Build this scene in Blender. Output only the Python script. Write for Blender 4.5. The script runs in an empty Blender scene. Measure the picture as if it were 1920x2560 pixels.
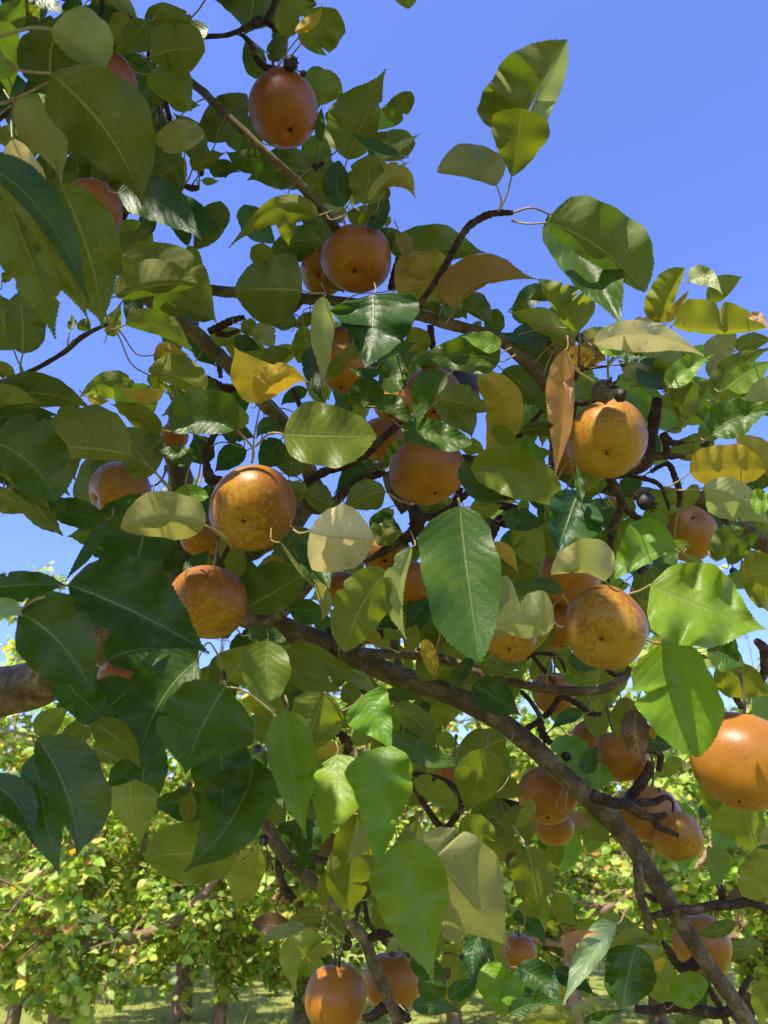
import bpy, math, random
import numpy as np
from mathutils import Vector, Matrix, noise
random.seed(7); RNG = np.random.default_rng(7)
scene = bpy.context.scene
COL = scene.collection

# ------------------------------------------------------------------ camera
F = 1862.0; PITCH = math.radians(27.0); CAMZ = 1.5
cam = bpy.data.cameras.new("camera"); camo = bpy.data.objects.new("camera", cam); COL.objects.link(camo)
camo.location = (0, 0, CAMZ); camo.rotation_euler = (math.radians(90) + PITCH, 0, 0)
cam.sensor_fit = 'VERTICAL'; cam.sensor_height = 24.0; cam.lens = 24.0 * F / 2560
cam.clip_start = 0.02; cam.clip_end = 2000
cam.dof.use_dof = True; cam.dof.focus_distance = 0.72; cam.dof.aperture_fstop = 9.5
scene.camera = camo

# ------------------------------------------------------------------ world, sun, exposure
SUN = Vector((-0.30, -0.54, 0.79)).normalized()          # towards the sun: high, behind and left of the camera
EL = math.asin(SUN.z); AZ = math.atan2(SUN.x, SUN.y)
w = bpy.data.worlds.new("World"); scene.world = w; w.use_nodes = True
nt = w.node_tree; nt.nodes.clear()
out = nt.nodes.new('ShaderNodeOutputWorld'); bg = nt.nodes.new('ShaderNodeBackground'); sky = nt.nodes.new('ShaderNodeTexSky')
sky.sky_type = 'NISHITA'; sky.sun_disc = False; sky.sun_elevation = EL; sky.sun_rotation = AZ
sky.air_density = 1.0; sky.dust_density = 1.0; sky.ozone_density = 4.5; sky.altitude = 100
bg.inputs[1].default_value = 0.129
tint = nt.nodes.new('ShaderNodeMix'); tint.data_type = 'RGBA'; tint.blend_type = 'MULTIPLY'; tint.inputs[0].default_value = 1.0
tint.inputs[7].default_value = (0.96, 0.965, 1.44, 1)          # the air of that day: a slightly violet blue
nt.links.new(sky.outputs[0], tint.inputs[6]); nt.links.new(tint.outputs[2], bg.inputs[0]); nt.links.new(bg.outputs[0], out.inputs[0])
sl = bpy.data.lights.new("sun", 'SUN'); sl.energy = 4.3; sl.angle = math.radians(0.55); sl.color = (1.0, 0.93, 0.80)
so = bpy.data.objects.new("sun", sl); COL.objects.link(so)
so.rotation_euler = SUN.to_track_quat('Z', 'Y').to_euler(); so.location = (0, 0, 20)
scene.view_settings.view_transform = 'Standard'; scene.view_settings.look = 'None'
scene.view_settings.gamma = 1.0; scene.view_settings.exposure = 1.12
try:
    scene.cycles.max_bounces = 8; scene.cycles.transparent_max_bounces = 8
    scene.cycles.transmission_bounces = 6; scene.cycles.diffuse_bounces = 4
except Exception: pass

# ------------------------------------------------------------------ from photo pixels to points in the place
CR = Matrix.Rotation(math.radians(90) + PITCH, 3, 'X')
def P(x, y, d):                       # x, y in pixels of the 1920 x 2560 frame, d metres in front of the lens
    return CR @ Vector(((x - 960) / F * d, -(y - 1280) / F * d, -d)) + Vector((0, 0, CAMZ))
def proj(p):
    q = CR.transposed() @ (Vector(p) - Vector((0, 0, CAMZ)))
    if q.z > -0.01: return None
    return (960 + F * q.x / -q.z, 1280 - F * q.y / -q.z, -q.z)
TS = 640 / 1659.0
TILE = dict(A=(0, 0), B=(640, 0), C=(1280, 400), D=(0, 640), E=(640, 640), F=(1280, 840), G=(0, 1280), H=(640, 1280),
            I=(1280, 1280), J=(0, 1920), K=(640, 1920), L=(1280, 1920))
def src(t, x, y):
    if t == 'Z': return (x * 1.15732, y * 1.15732)
    o = TILE[t]; return (o[0] + x * TS, o[1] + y * TS)
def scl(t): return 1.15732 if t == 'Z' else TS

# ------------------------------------------------------------------ helpers
class MB:
    def __init__(s): s.v = []; s.f = []; s.uv = []; s.ct = []; s.cu = []
    def add(s, v, f, uv=None, ct=(0, 0, 0, 0), cu=(0, 0, 0, 0)):
        o = len(s.v); s.v += v; s.f += [tuple(i + o for i in q) for q in f]
        s.uv += uv if uv else [(0, 0)] * len(v); s.ct += [ct] * len(v); s.cu += [cu] * len(v)
    def build(s, name, mat, parent=None, origin=None, smooth=True, leafy=False):
        me = bpy.data.meshes.new(name)
        V = s.v
        if origin is not None: V = [(a[0] - origin[0], a[1] - origin[1], a[2] - origin[2]) for a in V]
        me.from_pydata([tuple(a) for a in V], [], s.f); me.update()
        if leafy:
            finish_leafy(me, np.array(s.uv, 'f'), np.array(s.ct, 'f'), np.array(s.cu, 'f'))
        if smooth: me.polygons.foreach_set('use_smooth', [True] * len(me.polygons))
        me.materials.append(mat)
        o = bpy.data.objects.new(name, me); COL.objects.link(o)
        if origin is not None: o.location = origin
        if parent is not None:
            o.parent = parent
            if origin is not None: o.location = Vector(origin) - Vector(parent.location)
            else: o.location = -Vector(parent.location)
        return o
def finish_leafy(me, uv, ct, cu):
    li = np.empty(len(me.loops), 'i'); me.loops.foreach_get('vertex_index', li)
    u = me.uv_layers.new(name='UVMap'); u.data.foreach_set('uv', uv[li].ravel())
    for nm, arr in (('ct', ct), ('cu', cu)):
        a = me.color_attributes.new(nm, 'FLOAT_COLOR', 'POINT'); a.data.foreach_set('color', arr.ravel())
def tag(o, label=None, cat=None, group=None, kind=None):
    if label: o['label'] = label
    if cat: o['category'] = cat
    if group: o['group'] = group
    if kind: o['kind'] = kind
    return o
def empty(name, loc):
    o = bpy.data.objects.new(name, None); COL.objects.link(o); o.location = loc; o.empty_display_size = .05; return o
def catmull(pts, n):
    out = []; m = len(pts)
    for i in range(m - 1):
        p0 = pts[max(i - 1, 0)]; p1 = pts[i]; p2 = pts[i + 1]; p3 = pts[min(i + 2, m - 1)]
        for k in range(n):
            t = k / n
            out.append(tuple(.5 * (2 * b + (c - a) * t + (2 * a - 5 * b + 4 * c - e) * t * t + (3 * b - a - 3 * c + e) * t ** 3)
                             for a, b, c, e in zip(p0, p1, p2, p3)))
    out.append(tuple(pts[-1])); return out
def tube(mb, pts, sides=8, n=6, rough=0.0, knob=0.0, cap=True, seed=0):
    """pts: list of (x, y, z, r)"""
    if n > 1: pts = catmull(pts, n)
    V = []; Fc = []; m = len(pts)
    up = Vector((0.31, 0.2, 0.93)); acc = 0; prev = None
    for i, p in enumerate(pts):
        c = Vector(p[:3]); a = Vector(pts[max(i - 1, 0)][:3]); b = Vector(pts[min(i + 1, m - 1)][:3])
        t = (b - a); t = t.normalized() if t.length > 1e-9 else Vector((0, 0, 1))
        if prev is None:
            s = t.cross(up)
            if s.length < .1: s = t.cross(Vector((1, 0, 0)))
            s.normalize()
        else:
            s = (prev - t * prev.dot(t)).normalized()
        prev = s; q = t.cross(s)
        r = max(p[3], 2e-4)
        if knob: r *= 1 + knob * (0.6 * math.sin(i * 2.3 + seed) + 0.7 * (noise.noise(c * 90)))
        for k in range(sides):
            an = 2 * math.pi * k / sides
            d = s * math.cos(an) + q * math.sin(an)
            rr = r
            if rough: rr *= 1 + rough * (noise.noise((c + d * r) * (0.35 / max(r, .004))) + .5 * noise.noise((c + d * r) * (1.1 / max(r, .004))))
            V.append(c + d * rr)
        if i:
            o = (i - 1) * sides
            for k in range(sides):
                k2 = (k + 1) % sides
                Fc.append((o + k, o + k2, o + sides + k2, o + sides + k))
    if cap:
        V.append(Vector(pts[0][:3])); V.append(Vector(pts[-1][:3])); e = len(V)
        for k in range(sides):
            k2 = (k + 1) % sides
            Fc.append((e - 2, k2, k)); o = (m - 1) * sides; Fc.append((e - 1, o + k, o + k2))
    mb.add(V, Fc)

# ------------------------------------------------------------------ materials
def mat(name):
    m = bpy.data.materials.new(name); m.use_nodes = True; t = m.node_tree; t.nodes.clear()
    o = t.nodes.new('ShaderNodeOutputMaterial'); return m, t, o
def N(t, k, **kw):
    n = t.nodes.new(k)
    for a, b in kw.items(): setattr(n, a, b)
    return n
def link(t, a, b): t.links.new(a, b)
def mth(t, op, a, b=None, c=None, clamp=False):
    n = N(t, 'ShaderNodeMath', operation=op); n.use_clamp = clamp
    for i, v in enumerate((a, b, c)):
        if v is None: continue
        if isinstance(v, (int, float)): n.inputs[i].default_value = v
        else: link(t, v, n.inputs[i])
    return n.outputs[0]
def mixc(t, fac, a, b, blend='MIX'):
    n = N(t, 'ShaderNodeMix', data_type='RGBA', blend_type=blend); n.clamp_factor = True
    for s, v in ((n.inputs[0], fac), (n.inputs[6], a), (n.inputs[7], b)):
        if isinstance(v, (int, float)): s.default_value = v
        elif isinstance(v, tuple): s.default_value = v if len(v) == 4 else (*v, 1)
        else: link(t, v, s)
    return n.outputs[2]
def ramp(t, fac, stops):
    n = N(t, 'ShaderNodeValToRGB'); el = n.color_ramp.elements
    while len(el) > 1: el.remove(el[-1])
    el[0].position = stops[0][0]; el[0].color = (*stops[0][1], 1)
    for p, c in stops[1:]:
        e = el.new(p); e.color = (*c, 1)
    link(t, fac, n.inputs[0]); return n.outputs[0]

def leaf_material():
    m, t, o = mat('leaf')
    tc = N(t, 'ShaderNodeTexCoord'); geo = N(t, 'ShaderNodeNewGeometry')
    ct = N(t, 'ShaderNodeAttribute', attribute_name='ct'); cu = N(t, 'ShaderNodeAttribute', attribute_name='cu')
    uv = N(t, 'ShaderNodeUVMap', uv_map='UVMap'); sx = N(t, 'ShaderNodeSeparateXYZ'); link(t, uv.outputs[0], sx.inputs[0])
    u, v = sx.outputs[0], sx.outputs[1]                     # u along the leaf 0..1, v across: 0.5 is the midrib
    av = mth(t, 'ABSOLUTE', mth(t, 'SUBTRACT', mth(t, 'MULTIPLY', v, 2.0), 1.0))
    nz = N(t, 'ShaderNodeTexNoise'); nz.inputs['Scale'].default_value = 34; nz.inputs['Detail'].default_value = 5
    link(t, geo.outputs['Position'], nz.inputs['Vector'])
    nz2 = N(t, 'ShaderNodeTexNoise'); nz2.inputs['Scale'].default_value = 260; nz2.inputs['Detail'].default_value = 3
    link(t, geo.outputs['Position'], nz2.inputs['Vector'])
    # side veins: chevrons bending forward from the midrib
    ph = mth(t, 'SUBTRACT', mth(t, 'MULTIPLY', u, 9.5), mth(t, 'MULTIPLY', mth(t, 'POWER', av, 1.25), 1.9))
    ph = mth(t, 'ADD', ph, mth(t, 'MULTIPLY', nz.outputs[0], 1.3))
    net = N(t, 'ShaderNodeTexVoronoi', feature='DISTANCE_TO_EDGE'); net.inputs['Scale'].default_value = 330; link(t, geo.outputs['Position'], net.inputs['Vector'])
    nete = mth(t, 'SUBTRACT', 1.0, mth(t, 'DIVIDE', net.outputs['Distance'], .10), clamp=True)
    tri = mth(t, 'ABSOLUTE', mth(t, 'SUBTRACT', mth(t, 'FRACT', ph), 0.5))       # 0 at the vein
    side = mth(t, 'SUBTRACT', 1.0, mth(t, 'DIVIDE', tri, 0.09), clamp=True)
    side = mth(t, 'MULTIPLY', side, mth(t, 'SUBTRACT', 1.0, mth(t, 'POWER', av, 3.0), clamp=True))
    midw = mth(t, 'SUBTRACT', 0.055, mth(t, 'MULTIPLY', u, 0.035))
    mid = mth(t, 'SUBTRACT', 1.0, mth(t, 'DIVIDE', av, midw), clamp=True)
    mid = mth(t, 'MINIMUM', mth(t, 'MULTIPLY', mid, 2.2), 1.0)
    isup = geo.outputs['Backfacing']
    col = mixc(t, isup, ct.outputs['Color'], cu.outputs['Color'])
    # blotchy growth colour and the fine net of the blade
    mott = mth(t, 'ADD', 0.55, mth(t, 'MULTIPLY', nz.outputs[0], 0.90))
    fine = mth(t, 'ADD', 0.88, mth(t, 'MULTIPLY', nz2.outputs[0], 0.24))
    k = mth(t, 'MULTIPLY', mott, fine)
    cmb = N(t, 'ShaderNodeCombineXYZ'); [link(t, k, cmb.inputs[i]) for i in range(3)]
    col = mixc(t, 1.0, col, cmb.outputs[0], 'MULTIPLY')
    ageing = mth(t, 'MULTIPLY', mth(t, 'SUBTRACT', nz.outputs[0], 0.52, clamp=True), 2.2, clamp=True)
    col = mixc(t, mth(t, 'MULTIPLY', ageing, mth(t, 'ADD', .20, mth(t, 'MULTIPLY', ct.outputs['Alpha'], .8))), col, (0.30, 0.27, 0.04))
    vcol = mixc(t, isup, (0.19, 0.25, 0.06), (0.38, 0.37, 0.15))
    col = mixc(t, mth(t, 'MULTIPLY', side, mth(t, 'ADD', .10, mth(t, 'MULTIPLY', isup, .08))), col, vcol)
    col = mixc(t, mth(t, 'MULTIPLY', nete, .15), col, vcol)
    col = mixc(t, mth(t, 'MULTIPLY', mid, 0.7), col, vcol)
    # rusty specks and blemishes; ct alpha = how spotted this leaf is
    vo = N(t, 'ShaderNodeTexVoronoi'); vo.inputs['Scale'].default_value = 95; link(t, geo.outputs['Position'], vo.inputs['Vector'])
    nz3 = N(t, 'ShaderNodeTexNoise'); nz3.inputs['Scale'].default_value = 22; nz3.inputs['Detail'].default_value = 6
    nz3.inputs['Roughness'].default_value = .75; link(t, geo.outputs['Position'], nz3.inputs['Vector'])
    dots = mth(t, 'LESS_THAN', vo.outputs['Distance'], mth(t, 'MULTIPLY', mth(t, 'SUBTRACT', nz3.outputs[0], .50, clamp=True), 1.6))
    blot = mth(t, 'MULTIPLY', mth(t, 'SUBTRACT', nz3.outputs[0], mth(t, 'SUBTRACT', .675, mth(t, 'MULTIPLY', ct.outputs['Alpha'], .12))), 14.0, clamp=True)
    sp = mth(t, 'MAXIMUM', mth(t, 'MULTIPLY', dots, .7), blot, clamp=True)
    sp = mth(t, 'MULTIPLY', sp, mth(t, 'ADD', .35, mth(t, 'MULTIPLY', ct.outputs['Alpha'], .6)), clamp=True)
    col = mixc(t, sp, col, (0.07, 0.032, 0.014))
    bump = N(t, 'ShaderNodeBump'); bump.inputs['Strength'].default_value = .48; bump.inputs['Distance'].default_value = .0012
    h = mth(t, 'ADD', mth(t, 'MULTIPLY', mth(t, 'SMOOTH_MIN', mth(t, 'MULTIPLY', tri, 2.6), 1.0, .4), .30), mth(t, 'MULTIPLY', nz2.outputs[0], .35))
    h = mth(t, 'SUBTRACT', mth(t, 'ADD', h, mth(t, 'MULTIPLY', nz.outputs[0], 1.2)), mth(t, 'ADD', mth(t, 'MULTIPLY', mid, .8), mth(t, 'MULTIPLY', nete, .10)))
    link(t, h, bump.inputs['Height'])
    pr = N(t, 'ShaderNodeBsdfPrincipled'); link(t, col, pr.inputs['Base Color']); link(t, bump.outputs[0], pr.inputs['Normal'])
    link(t, mth(t, 'ADD', mth(t, 'ADD', .34, mth(t, 'MULTIPLY', nz2.outputs[0], .16)), mth(t, 'MULTIPLY', isup, .22)), pr.inputs['Roughness'])
    link(t, mth(t, 'SUBTRACT', .31, mth(t, 'MULTIPLY', isup, .10)), pr.inputs['Specular IOR Level'])
    tl = N(t, 'ShaderNodeBsdfTranslucent')
    tcol = mixc(t, 1.0, ct.outputs['Color'], (2.5, 2.1, 1.0, 1), 'MULTIPLY')
    sc_ = N(t, 'ShaderNodeSeparateColor'); link(t, ct.outputs['Color'], sc_.inputs[0])
    tcol2 = mixc(t, 1.0, ct.outputs['Color'], (1.0, .92, .65, 1), 'MULTIPLY')
    tcol = mixc(t, mth(t, 'MULTIPLY', mth(t, 'SUBTRACT', sc_.outputs[0], .12, clamp=True), 5.0, clamp=True), tcol, tcol2)
    tcol = mixc(t, mth(t, 'MULTIPLY', sp, .8), tcol, (0.06, 0.03, 0.01))
    tcol = mixc(t, mth(t, 'MULTIPLY', mth(t, 'MAXIMUM', mid, mth(t, 'MULTIPLY', side, .3)), .5), tcol, (0.2, 0.22, 0.03))
    link(t, tcol, tl.inputs[0])
    mx = N(t, 'ShaderNodeMixShader'); mx.inputs[0].default_value = .34
    link(t, pr.outputs[0], mx.inputs[1]); link(t, tl.outputs[0], mx.inputs[2])
    vh = N(t, 'ShaderNodeTexVoronoi'); vh.inputs['Scale'].default_value = 30; link(t, geo.outputs['Position'], vh.inputs['Vector'])
    hole = mth(t, 'LESS_THAN', vh.outputs['Distance'], mth(t, 'MULTIPLY', mth(t, 'SUBTRACT', nz3.outputs[0], .53, clamp=True), .5))
    tr = N(t, 'ShaderNodeBsdfTransparent'); m2 = N(t, 'ShaderNodeMixShader'); link(t, hole, m2.inputs[0])
    link(t, mx.outputs[0], m2.inputs[1]); link(t, tr.outputs[0], m2.inputs[2]); link(t, m2.outputs[0], o.inputs[0])
    return m
def bark_material(name, c1, c2, c3, s=1.0):
    m, t, o = mat(name)
    geo = N(t, 'ShaderNodeNewGeometry'); pos = geo.outputs['Position']
    n1 = N(t, 'ShaderNodeTexNoise'); n1.inputs['Scale'].default_value = 38 * s; n1.inputs['Detail'].default_value = 8; n1.inputs['Roughness'].default_value = .65
    n2 = N(t, 'ShaderNodeTexNoise'); n2.inputs['Scale'].default_value = 260 * s; n2.inputs['Detail'].default_value = 4
    n3 = N(t, 'ShaderNodeTexVoronoi'); n3.inputs['Scale'].default_value = 150 * s
    for n in (n1, n2, n3): link(t, pos, n.inputs['Vector'])
    f = mth(t, 'ADD', mth(t, 'MULTIPLY', n1.outputs[0], .75), mth(t, 'MULTIPLY', n2.outputs[0], .25))
    col = ramp(t, f, [(.30, c1), (.50, c2), (.66, c3)])
    lent = mth(t, 'LESS_THAN', n3.outputs['Distance'], .13)
    col = mixc(t, mth(t, 'MULTIPLY', lent, .45), col, (0.26, 0.20, 0.15))
    b = N(t, 'ShaderNodeBump'); b.inputs['Strength'].default_value = .8; b.inputs['Distance'].default_value = .0016 / s
    link(t, mth(t, 'ADD', f, mth(t, 'MULTIPLY', lent, .1)), b.inputs['Height'])
    pr = N(t, 'ShaderNodeBsdfPrincipled'); link(t, col, pr.inputs['Base Color']); link(t, b.outputs[0], pr.inputs['Normal'])
    pr.inputs['Roughness'].default_value = .78; pr.inputs['Specular IOR Level'].default_value = .22
    link(t, pr.outputs[0], o.inputs[0]); return m
def pear_material():
    m, t, o = mat('pear_skin')
    tc = N(t, 'ShaderNodeTexCoord'); oi = N(t, 'ShaderNodeObjectInfo')
    add = N(t, 'ShaderNodeVectorMath', operation='ADD'); link(t, tc.outputs['Object'], add.inputs[0])
    cx = N(t, 'ShaderNodeCombineXYZ'); link(t, mth(t, 'MULTIPLY', oi.outputs['Random'], 5.0), cx.inputs[0]); link(t, cx.outputs[0], add.inputs[1])
    pos = add.outputs[0]
    sz = N(t, 'ShaderNodeSeparateXYZ'); link(t, tc.outputs['Object'], sz.inputs[0])
    hgt = mth(t, 'DIVIDE', sz.outputs[2], 0.04)              # -1 calyx end ... +1 stem end
    n1 = N(t, 'ShaderNodeTexNoise'); n1.inputs['Scale'].default_value = 22; n1.inputs['Detail'].default_value = 4
    n2 = N(t, 'ShaderNodeTexNoise'); n2.inputs['Scale'].default_value = 310; n2.inputs['Detail'].default_value = 5; n2.inputs['Roughness'].default_value = .7
    n3 = N(t, 'ShaderNodeTexNoise'); n3.inputs['Scale'].default_value = 210; n3.inputs['Detail'].default_value = 5; n3.inputs['Roughness'].default_value = .7
    vo = N(t, 'ShaderNodeTexVoronoi'); vo.inputs['Scale'].default_value = 520
    for n in (n1, n2, n3, vo): link(t, pos, n.inputs['Vector'])
    base = ramp(t, n1.outputs[0], [(.3, (0.22, 0.074, 0.005)), (.5, (0.31, 0.110, 0.006)), (.7, (0.39, 0.150, 0.007))])
    base = mixc(t, 1.0, base, oi.outputs['Color'], 'MULTIPLY')
    # green-yellow ground colour showing through the russet in flecks, mostly towards the calyx
    where = mth(t, 'ADD', mth(t, 'MULTIPLY', hgt, -.55), mth(t, 'MULTIPLY', mth(t, 'SUBTRACT', n1.outputs[0], .5), 1.3))
    where = mth(t, 'ADD', where, mth(t, 'SUBTRACT', mth(t, 'MULTIPLY', oi.outputs['Alpha'], 1.1), .75))
    fl = mth(t, 'MULTIPLY', mth(t, 'SUBTRACT', n3.outputs[0], mth(t, 'SUBTRACT', .61, mth(t, 'MULTIPLY', where, .30))), 14.0, clamp=True)
    base = mixc(t, mth(t, 'MULTIPLY', fl, .65), base, (0.40, 0.27, 0.020))
    dot = mth(t, 'LESS_THAN', vo.outputs['Distance'], .26)
    base = mixc(t, mth(t, 'MULTIPLY', dot, .20), base, (0.62, 0.33, 0.08))
    base = mixc(t, mth(t, 'MULTIPLY', n2.outputs[0], .22), base, (0.25, 0.09, 0.02))
    scar = mth(t, 'MULTIPLY', mth(t, 'SUBTRACT', n1.outputs[0], .68), 12.0, clamp=True)
    base = mixc(t, mth(t, 'MULTIPLY', scar, .35), base, (0.2, 0.09, 0.03))
    b = N(t, 'ShaderNodeBump'); b.inputs['Strength'].default_value = .22; b.inputs['Distance'].default_value = .0005
    link(t, mth(t, 'ADD', n2.outputs[0], mth(t, 'MULTIPLY', dot, .5)), b.inputs['Height'])
    pr = N(t, 'ShaderNodeBsdfPrincipled'); link(t, base, pr.inputs['Base Color']); link(t, b.outputs[0], pr.inputs['Normal'])
    link(t, mth(t, 'ADD', .28, mth(t, 'MULTIPLY', n2.outputs[0], .22)), pr.inputs['Roughness']); pr.inputs['Specular IOR Level'].default_value = .35
    pr.inputs['Subsurface Weight'].default_value = .08; pr.inputs['Subsurface Radius'].default_value = (.006, .002, .0008)
    link(t, pr.outputs[0], o.inputs[0]); return m
def plain(name, c, r=.6, c2=None, sc=120):
    m, t, o = mat(name)
    geo = N(t, 'ShaderNodeNewGeometry')
    n = N(t, 'ShaderNodeTexNoise'); n.inputs['Scale'].default_value = sc; n.inputs['Detail'].default_value = 5; link(t, geo.outputs['Position'], n.inputs['Vector'])
    c2 = c2 or tuple(a * .55 for a in c)
    col = ramp(t, n.outputs[0], [(.35, c2), (.65, c)])
    b = N(t, 'ShaderNodeBump'); b.inputs['Strength'].default_value = .5; b.inputs['Distance'].default_value = .001; link(t, n.outputs[0], b.inputs['Height'])
    pr = N(t, 'ShaderNodeBsdfPrincipled'); link(t, col, pr.inputs['Base Color']); link(t, b.outputs[0], pr.inputs['Normal']); pr.inputs['Roughness'].default_value = r
    link(t, pr.outputs[0], o.inputs[0]); return m
M_LEAF = leaf_material()
def far_leaf_material():
    m, t, o = mat('orchard_leaf')
    ct = N(t, 'ShaderNodeAttribute', attribute_name='ct')
    pr = N(t, 'ShaderNodeBsdfPrincipled'); link(t, ct.outputs['Color'], pr.inputs['Base Color'])
    pr.inputs['Roughness'].default_value = .42; pr.inputs['Specular IOR Level'].default_value = .4
    tl = N(t, 'ShaderNodeBsdfTranslucent'); link(t, mixc(t, 1.0, ct.outputs['Color'], (1.7, 1.6, .8, 1), 'MULTIPLY'), tl.inputs[0])
    mx = N(t, 'ShaderNodeMixShader'); mx.inputs[0].default_value = .45
    link(t, pr.outputs[0], mx.inputs[1]); link(t, tl.outputs[0], mx.inputs[2]); link(t, mx.outputs[0], o.inputs[0]); return m
M_FARLEAF = far_leaf_material()
M_BARK = bark_material('bark', (0.030, 0.019, 0.009), (0.105, 0.070, 0.036), (0.24, 0.175, 0.105))
M_TWIG = bark_material('twig_bark', (0.013, 0.007, 0.004), (0.046, 0.024, 0.015), (0.13, 0.078, 0.05), 2.0)
M_FARBARK = bark_material('orchard_bark', (0.07, 0.042, 0.022), (0.20, 0.125, 0.07), (0.36, 0.24, 0.14), .4)
M_PEAR = pear_material()
M_STALK = plain('fruit_stalk', (0.11, 0.05, 0.025))
M_PET = plain('petiole_skin', (0.30, 0.25, 0.09), .55, (0.20, 0.11, 0.05), 60)
M_CALYX = plain('calyx_dark', (0.035, 0.018, 0.010), .8)
M_HUSK = plain('brown_husk', (0.13, 0.085, 0.065), .6, (0.05, 0.03, 0.025), 400)
M_BLACK = plain('shrivelled_skin', (0.045, 0.026, 0.022), .55, (0.012, 0.008, 0.009), 300)

# ------------------------------------------------------------------ ground and grass
def ground():
    m, t, o = mat('turf')
    geo = N(t, 'ShaderNodeNewGeometry'); pos = geo.outputs['Position']
    n1 = N(t, 'ShaderNodeTexNoise'); n1.inputs['Scale'].default_value = .7; n1.inputs['Detail'].default_value = 6
    n2 = N(t, 'ShaderNodeTexNoise'); n2.inputs['Scale'].default_value = 22; n2.inputs['Detail'].default_value = 8; n2.inputs['Roughness'].default_value = .7
    link(t, pos, n1.inputs['Vector']); link(t, pos, n2.inputs['Vector'])
    f = mth(t, 'ADD', mth(t, 'MULTIPLY', n1.outputs[0], .5), mth(t, 'MULTIPLY', n2.outputs[0], .5))
    col = ramp(t, f, [(.32, (0.16, 0.18, 0.03)), (.5, (0.32, 0.34, 0.06)), (.66, (0.48, 0.42, 0.13))])
    b = N(t, 'ShaderNodeBump'); b.inputs['Distance'].default_value = .05; link(t, n2.outputs[0], b.inputs['Height'])
    pr = N(t, 'ShaderNodeBsdfPrincipled'); link(t, col, pr.inputs['Base Color']); link(t, b.outputs[0], pr.inputs['Normal']); pr.inputs['Roughness'].default_value = .9
    link(t, pr.outputs[0], o.inputs[0])
    mb = MB(); n = 60
    V = []; Fc = []
    for j in range(n + 1):
        for i in range(n + 1):
            x = (i / n * 2 - 1); y = (j / n * 2 - 1)
            x = math.copysign(abs(x) ** 2.5, x) * 700; y = math.copysign(abs(y) ** 2.5, y) * 700
            z = .05 * noise.noise(Vector((x * .4, y * .4, 0))) if abs(x) < 60 and abs(y) < 60 else 0
            V.append((x, y, z))
    for j in range(n):
        for i in range(n):
            a = j * (n + 1) + i; Fc.append((a, a + 1, a + n + 2, a + n + 1))
    mb.add(V, Fc); tag(mb.build('ground', m), kind='structure')
    # grass blades
    k = 42000
    Y = 4.5 + 14 * RNG.random(k) ** 1.3; X = (RNG.random(k) * 2 - 1) * (Y * .62 + .6)
    H = .035 + .08 * RNG.random(k) ** 2; tall = RNG.random(k) < .08; H[tall] *= 3.2
    A = RNG.random(k) * 6.283; W = .0045 + .004 * RNG.random(k)
    lean = .6 * RNG.random(k) * H; la = RNG.random(k) * 6.283
    z0 = np.full(k, -.04)
    v = np.empty((k, 3, 3), 'f')
    v[:, 0] = np.stack([X - np.cos(A) * W, Y - np.sin(A) * W, z0], 1); v[:, 1] = np.stack([X + np.cos(A) * W, Y + np.sin(A) * W, z0], 1)
    v[:, 2] = np.stack([X + np.cos(la) * lean, Y + np.sin(la) * lean, z0 + .04 + H], 1)
    me = bpy.data.meshes.new('grass'); me.vertices.add(k * 3); me.vertices.foreach_set('co', v.ravel())
    me.loops.add(k * 3); me.loops.foreach_set('vertex_index', np.arange(k * 3, dtype='i')); me.polygons.add(k)
    me.polygons.foreach_set('loop_start', np.arange(0, k * 3, 3, dtype='i')); me.update()
    pal = np.array([(.20, .29, .045), (.30, .36, .07), (.42, .38, .12), (.14, .22, .03)], 'f')
    c = pal[RNG.integers(0, 4, k)]; c = np.concatenate([c, np.zeros((k, 1), 'f')], 1)
    c3 = np.repeat(c, 3, 0); uv = np.full((k * 3, 2), .3, 'f')
    finish_leafy(me, uv, c3, c3); me.materials.append(M_FARLEAF)
    g = bpy.data.objects.new('grass', me); COL.objects.link(g)
    tag(g, 'short sunlit grass with taller pale blades under the far trees', 'grass', kind='stuff')
ground()

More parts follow.
